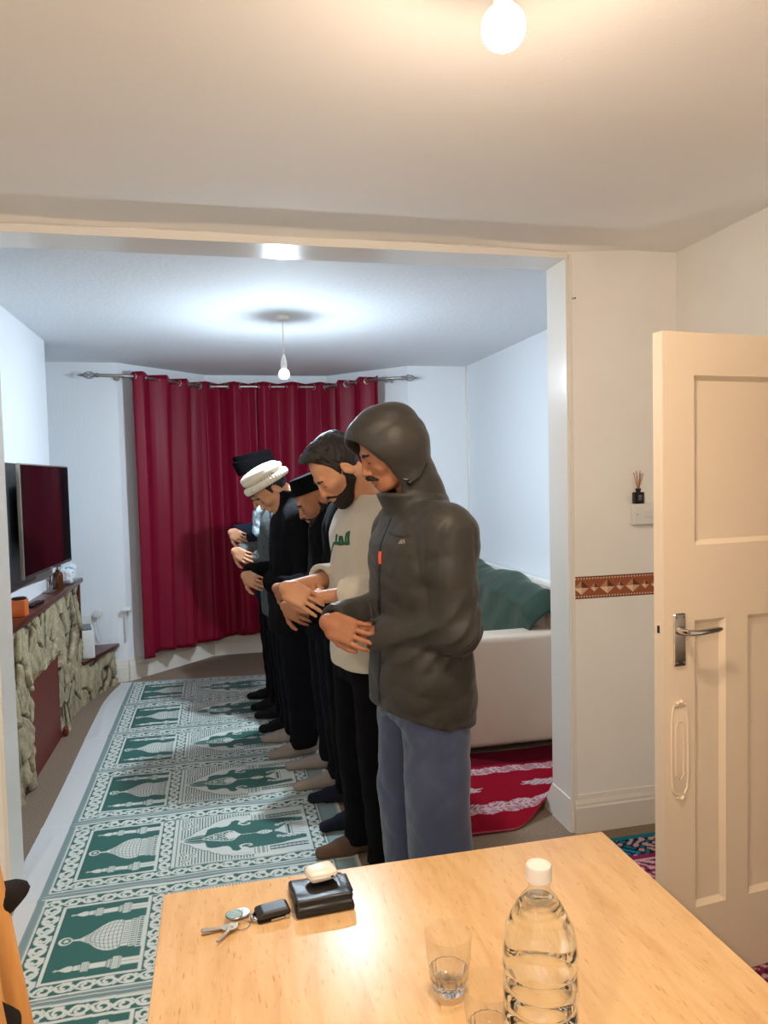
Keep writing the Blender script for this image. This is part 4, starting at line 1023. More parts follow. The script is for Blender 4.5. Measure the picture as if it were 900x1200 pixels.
# ------------------------------------------------------------------ table
def table_mat():
    m, nt, b = base_mat('honey_travertine_laminate'); N, L = nt.nodes, nt.links
    tc = N.new('ShaderNodeTexCoord'); mp = N.new('ShaderNodeMapping'); mp.inputs['Rotation'].default_value = (0, 0, .12); mp.inputs['Scale'].default_value = (9, 1.6, 9); L.new(tc.outputs['Object'], mp.inputs[0])
    n1 = N.new('ShaderNodeTexNoise'); n1.inputs['Scale'].default_value = 4.5; n1.inputs['Detail'].default_value = 9; n1.inputs['Distortion'].default_value = .6; L.new(mp.outputs[0], n1.inputs[0])
    r = N.new('ShaderNodeValToRGB'); e = r.color_ramp.elements; e[0].position = .30; e[0].color = lin((214, 170, 118)); e[1].position = .62; e[1].color = lin((228, 189, 138))
    x = e.new(.44); x.color = lin((222, 180, 127)); L.new(n1.outputs['Fac'], r.inputs[0])
    mp2 = N.new('ShaderNodeMapping'); mp2.inputs['Rotation'].default_value = (0, 0, .12); mp2.inputs['Scale'].default_value = (170, 26, 60); L.new(tc.outputs['Object'], mp2.inputs[0])
    n2 = N.new('ShaderNodeTexNoise'); n2.inputs['Scale'].default_value = 1.2; n2.inputs['Detail'].default_value = 4; L.new(mp2.outputs[0], n2.inputs[0])
    r2 = N.new('ShaderNodeValToRGB'); r2.color_ramp.elements[0].position = .27; r2.color_ramp.elements[0].color = lin((196, 152, 106)); r2.color_ramp.elements[1].position = .40; r2.color_ramp.elements[1].color = (1, 1, 1, 1); L.new(n2.outputs['Fac'], r2.inputs[0])
    mx = N.new('ShaderNodeMix'); mx.data_type = 'RGBA'; mx.blend_type = 'MULTIPLY'; mx.inputs[0].default_value = .55; L.new(r.outputs[0], mx.inputs[6]); L.new(r2.outputs[0], mx.inputs[7]); L.new(mx.outputs[2], b.inputs['Base Color'])
    b.inputs['Roughness'].default_value = .30; b.inputs['Specular IOR Level'].default_value = .30
    return m
TBL = table_mat()
tb = empty('dining_table', (.354, .72, 0), 0, 'honey travertine effect dining table in the foreground', 'table')
TX0, TX1, TY0, TY1 = -.487, .487, -.85, .78
t = MB().box((TX0, TY0, .712), (TX1, TY1, .75), bev=.003); t.build('tabletop', TBL, tb, smooth=30)
MB().box((TX0 + .07, TY0 + .07, .63), (TX1 - .07, TY1 - .07, .712)).build('apron', TBL, tb)
for sx in (-1, 1):
    for sy in (TY0 + .11, TY1 - .11):
        MB().box((sx * .40 - .04, sy - .04, 0), (sx * .40 + .04, sy + .04, .63), bev=.004).build('leg', TBL, tb, smooth=30)

# keys, fob, wallet, earbud case
KX = .75
kb = empty('key_bunch', (0, -.024, KX), 0, 'bunch of steel keys with round silver fob on a ring', 'keys')
def key(px, py, ang, ln=.034):
    m = MB(); M_ = Matrix.Translation((px, py, 0)) @ Matrix.Rotation(ang, 4, 'Z')
    pts = [(math.cos(a) * .0115, math.sin(a) * .010) for a in np.linspace(.35, 2 * PI - .35, 18)]
    bl = [(.011 + ln, -.0028), (.014 + ln, 0), (.011 + ln, .0028)]
    teeth = []
    for k in range(5): teeth += [(.013 + ln - k * .006, -.003), (.013 + ln - k * .006 - .003, -.0016 - .001 * (k % 2))]
    m.prism(pts + teeth[::-1] + bl, .0, .002, M_); m.tube([tuple(M_ @ Vector((0, 0, .0018))), tuple(M_ @ Vector((0, 0, .0026)))], .0028, 10)
    return m
KMET = mat('nickel_keys', (170, 150, 128), .3, metal=.9)
for i, (px, py, a, zz) in enumerate(((-.008, 1.372, PI + .18, .001), (-.009, 1.370, PI - .12, .0034), (-.008, 1.367, PI + .0, .0058), (.0, 1.364, PI + .95, .008))):
    ko = key(px, py, a).build('key', KMET, kb, smooth=30); ko.location.z = zz
rg = MB().tube([(.018 + .014 * math.cos(a), 1.372 + .010 * math.sin(a), .0035 + .002 * math.sin(a)) for a in np.linspace(0, 2 * PI, 30)], .0010, 8, cap=False)
for k in range(5): rg.tube([(.033 + k * .0055 + .0036 * math.cos(a), 1.380 + k * .0022 + (.0028 * math.sin(a) if k % 2 else 0), .0045 + (.0028 * math.sin(a) if k % 2 == 0 else 0)) for a in np.linspace(0, 2 * PI, 12)], .0008, 6, cap=False)
rg.build('key_ring', CHROME, kb, smooth=True)
fobd = MB().lathe([(0, 0), (.0155, 0), (.0165, .001), (.0165, .0022), (.0150, .003), (.0145, .0026), (0, .0026)], (.004, 1.396, .010), 30); fobd.build('round_fob', STEEL, kb, smooth=30)
MB().lathe([(0, .0), (.0138, 0), (.0138, .0006), (0, .0006)], (.004, 1.396, .0127), 30).build('fob_face', mat('pale_blue_glitter', (186, 214, 220), .25, bump=1, scale=700, c2=(120, 170, 185), cscale=500), kb)
MB().lathe([(0, 0), (.0155, 0), (.0165, .001), (.0155, .003), (0, .003)], (.018, 1.407, .005), 30).build('round_fob', STEEL, kb, smooth=30)
cf_ = empty('car_key', (.074, 1.368, KX), math.radians(10), 'black rectangular car key fob beside the key bunch', 'car key')
MB().box((-.031, -.019, .0), (.031, .019, .0055), bev=.004).build('fob_base', BLACK_PLASTIC, cf_, smooth=40)
F_ = Field((-.05, -.04, -.01), (.05, .04, .03), .0012); F_.box(V3(.002, .002, .010), (.032, .0205, .0062), rnd=.006); F_.box(V3(.004, .002, .0135), (.026, .017, .0045), rnd=.004, k=.003)
F_.build('fob_shell', mat('satin_black_fob', (30, 27, 25), .38, bump=.3, scale=900, dist=.0003), cf_, 2)
MB().box((-.006, -.0205, .002), (.020, -.0185, .006), bev=.0006).box((.021, -.0206, .0015), (.031, -.0175, .0075), bev=.0008).build('chrome_strip', CHROME, cf_)
MB().tube([(-.030, -.012, .006), (-.036, -.008, .006), (-.038, .0, .006), (-.036, .010, .006), (-.030, .014, .006)], .003, 10).build('chrome_end_loop', CHROME, cf_, smooth=True)
LEATH = mat('black_leather', (20, 18, 18), .34, bump=.5, scale=160, dist=.001, spec=.5)
wl = empty('wallet', (.172, 1.400, KX), math.radians(3), 'folded black leather wallet under the earbud case', 'wallet')
F_ = Field((-.08, -.09, -.01), (.08, .09, .05), .0014); F_.box(V3(0, .0, .0065), (.057, .057, .0065), rnd=.005); F_.op(lambda x, y, z: 0 - z + 0 * x + 0 * y, (-.08, -.09, -.02), (.08, .09, .002), mode='i'); F_.build('wallet_back', LEATH, wl, 2)
F_ = Field((-.08, -.09, -.01), (.08, .09, .05), .0014); RR_ = np.array([[1, 0, 0], [0, .993, -.12], [0, .12, .993]])
F_.box(V3(0, .004, .0175), (.056, .053, .0062), RR_.T, rnd=.006); F_.cone(V3(-.05, -.05, .012), V3(.05, -.05, .012), .0065, k=.006)
F_.warp(lambda x, y, z: .0006 * np.sin(x * 70 + 3 * np.sin(y * 40)) + .0010 * np.cos(y * 90)); F_.build('wallet_flap', LEATH, wl, 2)
MB().box((.040, -.03, .020), (.060, .035, .0245), bev=.002).build('wallet_strap', LEATH, wl, smooth=30)
MB().box((.046, .024, .0245), (.050, .030, .0252)).build('strap_stud', CHROME, wl)
eb = empty('earbud_case', (.178, 1.430, KX + .0265), math.radians(12), 'small rounded white earbud case on the black wallet', 'earbud case')
EB = mat('cream_white_plastic', (236, 228, 214), .22, coat=.3)
def pill(zlo, zhi):
    F_ = Field((-.04, -.04, -.012), (.04, .04, .04), .0012); F_.ell(V3(0, 0, .0115), (.031, .0265, .0125)); F_.box(V3(0, 0, .0115), (.0295, .0235, .0108), rnd=.0104, k=.004)
    F_.op(lambda x, y, z: np.maximum(zlo - z, z - zhi) + 0 * x + 0 * y, (-.04, -.04, -.012), (.04, .04, .04), mode='i'); return F_
pill(-.01, .0145).build('case_body', EB, eb, 2); pill(.0150, .03).build('case_lid', EB, eb, 2)
MB().box((.012, -.0262, .0095), (.018, -.0235, .0125), bev=.0008).build('case_light', BLACK_PLASTIC, eb)

# tumblers and bottle
GL = thin_glass('tumbler_glass', (.97, .97, .96, 1)); 
GL2 = mat('cut_glass_base', (255, 255, 255), .02, trans=1.0, ior=1.48)
def tumbler(x, y, label):
    e = empty('glass_tumbler', (x, y, KX + .0004), 0, label, 'glass', 'clear tumblers on the table'); n = 48
    MB().lathe([(.0325, .030), (.0355, .055), (.0385, .094), (.0388, .0955), (.0380, .096), (.0370, .094), (.0345, .055), (.0312, .030)], n=n).build('glass_bowl', GL, e, smooth='all')
    def flute(a, z): return 1 - .055 * abs(math.sin(a * 9 + (z * 40))) ** .7
    MB().lathe([(0, .0), (.022, .0), (.026, .003), (.029, .012), (.0312, .022), (.0326, .0345), (.030, .0350), (.0285, .026), (.024, .017), (.014, .0125), (0, .011)], n=144, wob=flute).build('cut_base', GL2, e, smooth=30)
    return e
tumbler(.338, 1.092, 'clear faceted tumbler standing alone left of the bottle')
tumbler(.358, .962, 'clear faceted tumbler nearest the bottle, partly cut by the picture edge')
bt = empty('water_bottle', (.383, .842, KX + .0004), 0, 'large clear ribbed plastic water bottle with white cap', 'bottle')
PET = thin_glass('clear_pet', (.985, .99, .985, 1)); WAT = mat('water', (250, 254, 254), 0.0, trans=1.0, ior=1.333)
def bprof(sc=1.0, zt=.30):
    pr = [(0, .006), (.020, .004), (.040, .0), (.046, .006), (.0475, .018)]
    z = .018
    while z < .205:
        pr += [(.0475, z), (.0475, z + .010), (.0442, z + .0145), (.0442, z + .017), (.0475, z + .0215)]; z += .0235
    pr += [(.0475, .222), (.046, .236), (.0425, .250), (.0365, .266), (.029, .280), (.0215, .291), (.0155, .298), (.0135, .303), (.0133, .318)]
    return [(max(r - (1 - sc), 0), z) for r, z in pr if z <= zt]
def wob(a, z): return 1 + (.014 * math.sin(a * 2 + z * 160) + .008 * math.sin(a * 5 - z * 90)) * (1 if .02 < z < .285 else 0)
MB().lathe(bprof(1.0, .32), n=96, wob=wob).build('bottle_shell', PET, bt, smooth='all')
wp = [(r, z) for r, z in bprof(.9988, .288)]; wp += [(.019, .2885), (0, .2885)]
MB().lathe([(r, z + .0006) for r, z in wp], n=96, wob=wob).build('water', WAT, bt, smooth='all')
cp = MB().lathe([(.0128, .3125), (.0160, .3125), (.0165, .314), (.0165, .3155), (.0158, .316), (.0160, .318), (.0160, .3305), (.0150, .3325), (.0115, .333), (.011, .3322), (0, .3322)], n=90, wob=lambda a, z: 1 + (.018 * (math.sin(a * 30) > 0) if .318 < z < .331 else 0)); cp.build('bottle_cap', mat('white_cap_plastic', (226, 218, 208), .4), bt, smooth=40)
# ------------------------------------------------------------------ chair with black coat at the left edge
OAK = mat('orange_beech', (226, 170, 104), .35, bump=.1, scale=20, c2=(214, 154, 88), cscale=8, stretch=(8, 8, .6))
ch = empty('dining_chair', (-.078, .86, 0), 0, 'orange beech dining chair at the left edge with dark coats over its back', 'chair')
def backx(z): return -.166 - max(0, (z - .45)) * .14
for sy in (-.215, .215):
    MB().tube([(-.14, sy, 0), (-.16, sy, .44), (backx(.6), sy, .6), (backx(.8), sy, .8), (backx(1.0), sy, 1.0), (backx(1.22), sy * 1.0, 1.22)], [.016, .020, .020, .020, .020, .018], 14).build('back_post', OAK, ch, smooth=True)
    MB().tube([(.27, sy * .95, 0), (.26, sy * .95, .43)], [.015, .020], 14).build('leg', OAK, ch, smooth=True)
MB().box((-.16, -.235, .435), (.29, .235, .465), bev=.008).build('seat', OAK, ch, smooth=30)
for k in range(4):
    y = -.135 + k * .09; s_ = MB()
    for z0_, z1_ in zip(np.linspace(.46, 1.1, 9)[:-1], np.linspace(.46, 1.1, 9)[1:]):
        s_.add([(backx(z_) + dx, y + dy, z_) for z_ in (z0_, z1_) for dx, dy in ((-.006, -.032), (.006, -.032), (.006, .032), (-.006, .032))], [(0, 1, 5, 4), (1, 2, 6, 5), (2, 3, 7, 6), (3, 0, 4, 7)])
    s_.build('slat', OAK, ch)
MB().box((backx(1.14) - .012, -.22, 1.09), (backx(1.14) + .012, .22, 1.18), bev=.006).build('top_rail', OAK, ch, smooth=30)
COAT = mat('black_coat_cloth', (22, 20, 20), .9, bump=.8, scale=40, dist=.004)
def coat(c, r, tip, seed, label):
    F_ = Field((-.62, .5, .5), (-.12, 1.3, 1.3), .006)
    F_.ell(V3(*c), r); F_.chain([V3(*c), V3(*tip)], [min(r) * .9, .012], k=.02); F_.warp(folds(seed, .016, (22, 22, 16), 7)); P_, Q_ = F_.mesh(1)
    o = np_mesh('dark_coat', P_, Q_, COAT); tag(o, label, 'coat', 'dark coats on the chair back'); 
    z = MB(); t_ = V3(*tip); c_ = V3(*c); dd = nz(t_ - c_); 
    return o
coat((-.38, 1.06, .985), (.060, .06, .028), (-.300, 1.10, 1.005), 3, 'upper black garment with a pointed toothed edge over the chair back')
coat((-.35, 1.05, .835), (.055, .07, .045), (-.300, 1.09, .835), 8, 'lower black garment bundled against the chair slats')

# ------------------------------------------------------------------ fireplace
def stone_face(y0, y1, z0, z1, x, seed, hole=None, res=.006, skew=0.0):
    """irregular split-stone facing in the plane x, bulging toward +x"""
    r = np.random.RandomState(seed); ys = np.arange(y0, y1 + res, res); zs = np.arange(z0, z1 + res, res); YY, ZZ = np.meshgrid(ys, zs, indexing='ij')
    cs = []; sy, sz = .155, .25
    for i in range(int((y1 - y0) / sy) + 3):
        for j in range(int((z1 - z0) / sz) + 3):
            cs.append((y0 + (i - .5 + r.uniform(-.42, .42)) * sy, z0 + (j - .5 + (.5 if i % 2 else 0) + r.uniform(-.42, .42)) * sz, r.uniform(.75, 1.5), r.uniform(0, 1), r.uniform(-.35, .35)))
            if r.rand() < .25: cs.append((cs[-1][0] + r.uniform(-.05, .05), cs[-1][1] + r.uniform(-.05, .05), 2.0, r.uniform(0, 1), 0))
    W1 = .008 * np.sin(YY * 31 + ZZ * 17) + .007 * np.sin(ZZ * 43 + 2) + .003 * np.sin(YY * 83 + ZZ * 60); W2 = .008 * np.sin(ZZ * 27 - YY * 19) + .008 * np.sin(YY * 61)
    d1 = np.full(YY.shape, 9.); d2 = d1.copy(); idx = np.zeros(YY.shape, int)
    for k, (cy, cz, wt, t_, tl) in enumerate(cs):
        dy = (YY + W1 - cy) + tl * (ZZ - cz); dz = (ZZ + W2 - cz) * .55; d = np.hypot(dy, dz) * wt ** .3
        m = d < d1; d2 = np.where(m, d1, np.minimum(d2, d)); idx = np.where(m, k, idx); d1 = np.where(m, d, d1)
    e = np.clip((d2 - d1) / .024, 0, 1); tone = np.array([c[3] for c in cs])[idx]; tl = np.array([r.uniform(-.25, .25, 2) for _ in cs])[idx]; cc = np.array([(c[0], c[1]) for c in cs])[idx]
    n = .0035 * np.sin(YY * 150 + 5 * np.sin(ZZ * 23 + tone * 9)) + .003 * np.sin(ZZ * 90 + YY * 60 * (tone - .5) + 4 * np.sin(YY * 41)) + .002 * np.sin(YY * 310 + ZZ * 130)
    Hh = .024 * e ** .35 + e * (n * .7 + .024 * (tone - .5) + (YY - cc[..., 0]) * tl[..., 0] + (ZZ - cc[..., 1]) * tl[..., 1] * .7)
    A, B_, Cc, M_ = [np.array(lin(c)[:3]) for c in ((166, 154, 128), (128, 114, 90), (192, 178, 144), (52, 40, 32))]
    st_ = (np.sin(YY * 70 + ZZ * 25 + tone * 20 + 3 * np.sin(ZZ * 20)) * .5 + .5)[..., None]
    C_ = A * (1 - tone[..., None]) + Cc * tone[..., None]; C_ = C_ * (1 - .4 * st_) + B_ * .4 * st_
    mm = np.clip(e * 2.2 - .25, 0, 1)[..., None]; C_ = M_ * (1 - mm) + C_ * mm
    XX = x + Hh
    if hole is not None:
        hy0, hy1, hz = hole; jag = .012 * np.sin(ZZ * 40) + .008 * np.sin(ZZ * 90); ins = (YY > hy0 + jag) & (YY < hy1 + jag * .5) & (ZZ < hz + .006 * np.sin(YY * 50)); XX = np.where(ins, x - .05, XX)
    P_ = np.stack([XX + (YY - y0) * skew, YY, ZZ], -1)
    # close the ends back to the wall
    def wrap(P_, C_):
        a = P_[:1].copy(); a[..., 0] = x - .12; b = P_[-1:].copy(); b[..., 0] = x + (y1 - y0) * skew - .12
        return np.concatenate([a, P_, b]), np.concatenate([C_[:1], C_, C_[-1:]])
    return wrap(P_, C_)
STONE = attr_mat('split_sandstone', .9, bump=.8, scale=90, spec=.25, noise=.35)
fp = empty('fireplace', (-.985, 4.6, 0), 0, 'stone faced fireplace with dark wood mantel and brown metal panel', 'fireplace')
def child(o): o.parent = fp; o.matrix_parent_inverse = Matrix.Translation((.985, -4.6, 0)); return o
Ps, Cs = stone_face(3.70, 5.49, 0, .885, -1.01, 4, hole=(4.13, 4.83, .545)); child(grid_obj('stone_facing', Ps, STONE, color=Cs))
m = MB().box((-1.16, 3.655, .885), (-.955, 5.52, .915), bev=.004); child(m.build('mantel_shelf', MAHOG, None, smooth=30))
m = MB().box((-1.12, 3.655, 0), (-.975, 3.69, .885), bev=.003); child(m.build('side_board', MAHOG, None)); m = MB().box((-1.07, 5.495, .33), (-.975, 5.515, .885)); child(m.build('side_board', MAHOG, None))
BRP = mat('red_brown_painted_metal', (112, 44, 32), .5, bump=.1, scale=60)
m = MB().box((-1.02, 4.10, 0), (-1.002, 4.86, .56)); child(m.build('fire_panel', BRP, None))
m = MB().box((-1.0, 4.135, .540), (-.985, 4.82, .549)); child(m.build('panel_edge_trim', mat('gold_trim', (170, 140, 100), .4, metal=.5), None))
m = MB().box((-1.0, 4.83, .0), (-.965, 4.88, .06), bev=.01); child(m.build('hearth_block', BRP, None))
m = MB().box((-1.07, 3.69, 0), (-1.012, 5.49, .885)); child(m.build('backing', mat('mortar', (78, 64, 50), .95, bump=.5, scale=60), None))
# lower side unit beside it
su = empty('side_plinth', (-.97, 5.8, 0), 0, 'low stone plinth with triangular dark wood top beside the fireplace', 'plinth')
def child2(o): o.parent = su; o.matrix_parent_inverse = Matrix.Translation((.97, -5.8, 0)); return o
Ps, Cs = stone_face(5.50, 6.04, 0, .285, -1.0, 9, skew=.26); child2(grid_obj('stone_facing', Ps, STONE, color=Cs))
m = MB().prism([(-.965, 5.5), (-.800, 6.06), (-1.45, 6.06), (-1.45, 5.5)], .285, .312); child2(m.build('wood_top', MAHOG, None))
m = MB().prism([(-1.02, 5.53), (-.88, 6.05), (-1.45, 6.05), (-1.45, 5.53)], 0, .285); child2(m.build('backing', STONE if False else bpy.data.materials['mortar'], None))

# white device on the plinth, socket, cable
db = empty('white_printer', (-1.015, 5.70, .312), .2, 'white box-shaped printer on the low plinth', 'printer')
MB().box((-.13, -.12, 0), (.085, .15, .205), bev=.008).build('case', WPLASTIC, db, smooth=30)
MB().box((-.11, -.10, .205), (.07, .13, .212), bev=.003).build('lid', mat('dark_glass_panel', (52, 60, 72), .2), db)
MB().box((.0855, .0, .03), (.088, .12, .034)).build('vent', BLACK_PLASTIC, db)
sk = empty('wall_socket', (-.985, 6.078, .50), 0, 'white wall socket with round plug and hanging cable by the plinth', 'socket')
MB().box((-.16, -.012, -.035), (-.01, 0, .045), bev=.003).build('socket_plate', WPLASTIC, sk, smooth=30)
MB().lathe([(0, 0), (.028, 0), (.036, .02), (.03, .045), (0, .05)], n=20).build('plug', WPLASTIC, sk, smooth=40).matrix_basis = Matrix.Translation((.035, 0, .06)) @ Matrix.Rotation(math.radians(90), 4, 'X')
MB().tube([(.035, -.04, .05), (.03, -.05, -.02), (.045, -.045, -.09), (.06, -.04, -.14), (.03, -.04, -.186)], .004, 8).build('cable', WPLASTIC, sk, smooth=True)
MB().box((-.14, -.045, -.02), (-.10, -.012, .02), bev=.005).build('adaptor', WPLASTIC, sk, smooth=30)
vb = empty('wall_valve', (-.742, 6.070, .56), 0, 'small white pipe valve on the wall beside the left curtain', 'valve')
MB().tube([(0, -.012, -.22), (0, -.012, .03)], .009, 12).build('pipe', WPLASTIC, vb, smooth=True)
MB().tube([(-.02, -.03, .02), (.045, -.035, .02)], [.02, .018], 14).tube([(.0, -.03, .0), (.0, -.03, .04)], .014, 12).build('valve_head', WPLASTIC, vb, smooth=40)

# television and dark panel behind
tv = empty('television', (-.966, 4.60, 1.085), math.radians(-3.3), 'large flat television with silver edge mounted over the mantel', 'television')
SILV = mat('silver_plastic', (176, 170, 162), .3, metal=.6)
MB().box((-.022, -.49, .0), (-.002, .47, .612), bev=.003).build('tv_case', SILV, tv, smooth=30)
MB().box((-.004, -.480, .018), (.0, .460, .604)).build('tv_screen', mat('dark_screen_glass', (8, 6, 9), .06, spec=.8), tv)
MB().box((-.004, -.480, .004), (.0, .460, .018)).build('lower_bezel', mat('dark_grey_bezel', (60, 54, 54), .35), tv)
MB().box((.0, -.03, .007), (.0008, .02, .013)).build('maker_mark', SILV, tv)
MB().box((-.075, -.12, .15), (-.02, .12, .5), bev=.01).build('wall_bracket', BLACK_PLASTIC, tv)
MB().box((-.045, -.35, .1), (-.022, .35, .45), bev=.01).build('rear_housing', BLACK_PLASTIC, tv)
pn = MB().box((-1.072, 3.62, 1.03), (-1.052, 4.6, 1.70), bev=.003).build('dark_wall_panel', mat('slate_panel', (52, 56, 60), .3), None, smooth=30); tag(pn, 'dark grey flat panel on the wall half hidden by the television', 'panel')

# things on the mantel
MZ = .9155
cd = empty('candle_jar', (-1.005, 4.02, MZ), 0, 'orange square candle jar with dark lid on the near end of the mantel', 'candle')
MB().box((-.036, -.036, 0), (.036, .036, .085), bev=.004).build('jar', mat('orange_wax', (230, 122, 60), .35, c2=(222, 110, 52), cscale=8), cd, smooth=30)
MB().lathe([(0, .0), (.034, 0), (.036, .003), (.036, .007), (.03, .010), (0, .010)], (0, 0, .0855), 28).build('lid', mat('bronze_lid', (60, 42, 34), .3, metal=.7), cd, smooth=40)
rc = empty('remote_control', (-1.005, 4.34, MZ), math.radians(-6), 'black remote control lying on the mantel', 'remote')
MB().box((-.022, -.095, 0), (.022, .095, .017), bev=.005).build('remote_body', BLACK_PLASTIC, rc, smooth=40)
b_ = MB()
for i in range(3):
    for j in range(9): b_.box((-.015 + i * .011, -.08 + j * .017, .017), (-.008 + i * .011, -.071 + j * .017, .0186))
b_.build('remote_buttons', mat('grey_rubber', (70, 70, 74), .7), rc)
bx = empty('brown_bottle', (-1.02, 5.02, MZ), 0, 'small brown glass bottle with brass spout on the mantel', 'bottle')
MB().lathe([(0, 0), (.030, 0), (.032, .004), (.032, .085), (.026, .10), (.012, .108), (.012, .118), (0, .118)], n=28).build('bottle_glass', mat('amber_glass', (84, 46, 24), .15, coat=.4), bx, smooth=40)
MB().tube([(0, 0, .118), (0, 0, .142), (.02, -.02, .145)], .006, 10).build('spout', mat('brass', (168, 122, 60), .3, metal=1), bx, smooth=True)
wr = empty('wrapped_pack', (-1.01, 5.30, MZ), .1, 'white and teal plastic-wrapped pack at the far end of the mantel', 'pack')
F_ = Field((-.1, -.2, -.02), (.1, .2, .18), .004); F_.box(V3(0, 0, .055), (.048, .13, .055), rnd=.03); F_.box(V3(0, .02, .09), (.03, .06, .03), rnd=.02, k=.03); F_.warp(folds(6, .006, (50, 40, 40), 6))
F_.op(lambda x, y, z: 0 - z + 0 * x + 0 * y, (-.1, -.2, -.02), (.1, .2, .003), mode='i'); F_.build('pack', mat('crinkled_white_wrap', (226, 228, 232), .25, bump=.5, scale=40, dist=.004), wr)
F_ = Field((-.1, -.2, -.02), (.1, .2, .18), .004); F_.box(V3(0, -.095, .055), (.050, .032, .056), rnd=.028); F_.warp(folds(7, .004, (50, 40, 40), 6)); F_.op(lambda x, y, z: 0 - z + 0 * x + 0 * y, (-.1, -.2, -.02), (.1, .2, .003), mode='i'); F_.build('teal_band', mat('teal_wrap', (110, 160, 172), .3), wr)
gs = empty('glasses_holder', (-1.04, 4.86, MZ), 0, 'small silver wire stand on the mantel beside the brown bottle', 'stand')
MB().tube([(0, -.05, 0), (0, -.05, .09), (.01, .0, .05), (0, .05, .09), (0, .05, 0)], .004, 8).tube([(.02, -.06, .10), (.02, -.02, .04), (.02, .03, .10)], .003, 8).box((-.03, -.06, 0), (.03, .06, .006), bev=.002).build('wire_frame', STEEL, gs, smooth=True)
fl = empty('pink_flower_stem', (-1.03, 3.72, MZ), 0, 'pink artificial blossom stem in a slim clear vase at the near mantel end', 'flower')
MB().lathe([(0, 0), (.022, 0), (.024, .004), (.013, .05), (.014, .09), (.017, .11)], n=24).build('vase', GL, fl, smooth='all')
MB().tube([(0, 0, .01), (.005, 0, .1), (.01, .01, .2)], .003, 8).build('stem', mat('stem_brown', (90, 70, 50), .8), fl)
b_ = MB()
for k in range(26):
    zz = .09 + k * .0068; a = k * 2.4; r_ = .016 + .006 * math.sin(k); c_ = Vector((.008 + r_ * math.cos(a), .005 + r_ * math.sin(a), zz))
    for q in range(5):
        an = q * 2 * PI / 5 + k; d = Vector((math.cos(an), math.sin(an), .5)).normalized() * .012; e_ = Vector((-math.sin(an), math.cos(an), 0)) * .006
        b_.add([c_, c_ + d * .6 + e_, c_ + d, c_ + d * .6 - e_], [(0, 1, 2, 3)])
b_.build('blossom', mat('pink_petals', (226, 150, 160), .7), fl)

# ------------------------------------------------------------------ curtains and rod
def poly_at(pts, t):
    L = [0]; 
    for a, b in zip(pts[:-1], pts[1:]): L.append(L[-1] + math.hypot(b[0] - a[0], b[1] - a[1]))
    s = t * L[-1]
    for i in range(len(pts) - 1):
        if s <= L[i + 1] or i == len(pts) - 2:
            q = (s - L[i]) / (L[i + 1] - L[i]); a, b = pts[i], pts[i + 1]; d = nz(np.array(b, float) - np.array(a, float)); return np.array(a) + (np.array(b) - np.array(a)) * q, d
rod = [(-.86, 5.93), (-.60, 5.96), (-.12, 6.58), (1.0, 6.58), (1.40, 5.99), (1.54, 5.95)]
# rounded path
def roundpath(n=160):
    P_ = np.array([poly_at(rod, t)[0] for t in np.linspace(0, 1, n)])
    for _ in range(30): P_[1:-1] = (P_[:-2] + P_[1:-1] * 2 + P_[2:]) / 4
    return P_
RP = roundpath(); RZ = 2.405
def rp(t):
    f = t * (len(RP) - 1); i = min(int(f), len(RP) - 2); p = RP[i] + (RP[i + 1] - RP[i]) * (f - i); a, b = RP[max(i - 2, 0)], RP[min(i + 3, len(RP) - 1)]; return p, nz(b - a)
rd = empty('curtain_rod', (.35, 6.5, RZ), 0, 'bent brushed steel curtain rod with cage finials round the bay', 'curtain rod')
m = MB().tube([(p[0] - .35, p[1] - 6.5, 0) for p in RP], .0125, 14); m.build('rod', STEEL, rd, smooth=True)
for (p, s_) in ((RP[0], -1), (RP[-1], 1)):
    m = MB(); ox = p[0] - .35
    for k in range(6):
        a = k * PI / 3; m.tube([(ox + s_ * (.01 + .10 * t), p[1] - 6.5 + .028 * math.sin(PI * t) * math.cos(a + 2.2 * t), .028 * math.sin(PI * t) * math.sin(a + 2.2 * t)) for t in np.linspace(0, 1, 10)], .003, 6)
    m.tube([(ox - s_ * .01, p[1] - 6.5, 0), (ox + s_ * .015, p[1] - 6.5, 0)], .017, 14); m.tube([(ox + s_ * .105, p[1] - 6.5, 0), (ox + s_ * .145, p[1] - 6.5, 0)], [.010, .002], 10); m.build('finial', STEEL, rd, smooth=True)
for t in (.04, .96):
    p, d = rp(t); MB().tube([(p[0] - .35, p[1] - 6.5, 0), (p[0] - .35, 6.07 - 6.5, 0)], .007, 10).tube([(p[0] - .35, 6.06 - 6.5, 0), (p[0] - .35, 6.08 - 6.5, 0)], .025, 14).build('bracket', STEEL, rd, smooth=30)
CURT = mat('crimson_velvet', (122, 5, 38), .48, spec=.3, sheen=.35, bump=.12, scale=120, dist=.001)
CURT.node_tree.nodes['Principled BSDF'].inputs['Sheen Roughness'].default_value = .35
CURT.node_tree.nodes['Principled BSDF'].inputs['Sheen Tint'].default_value = lin((230, 60, 90))
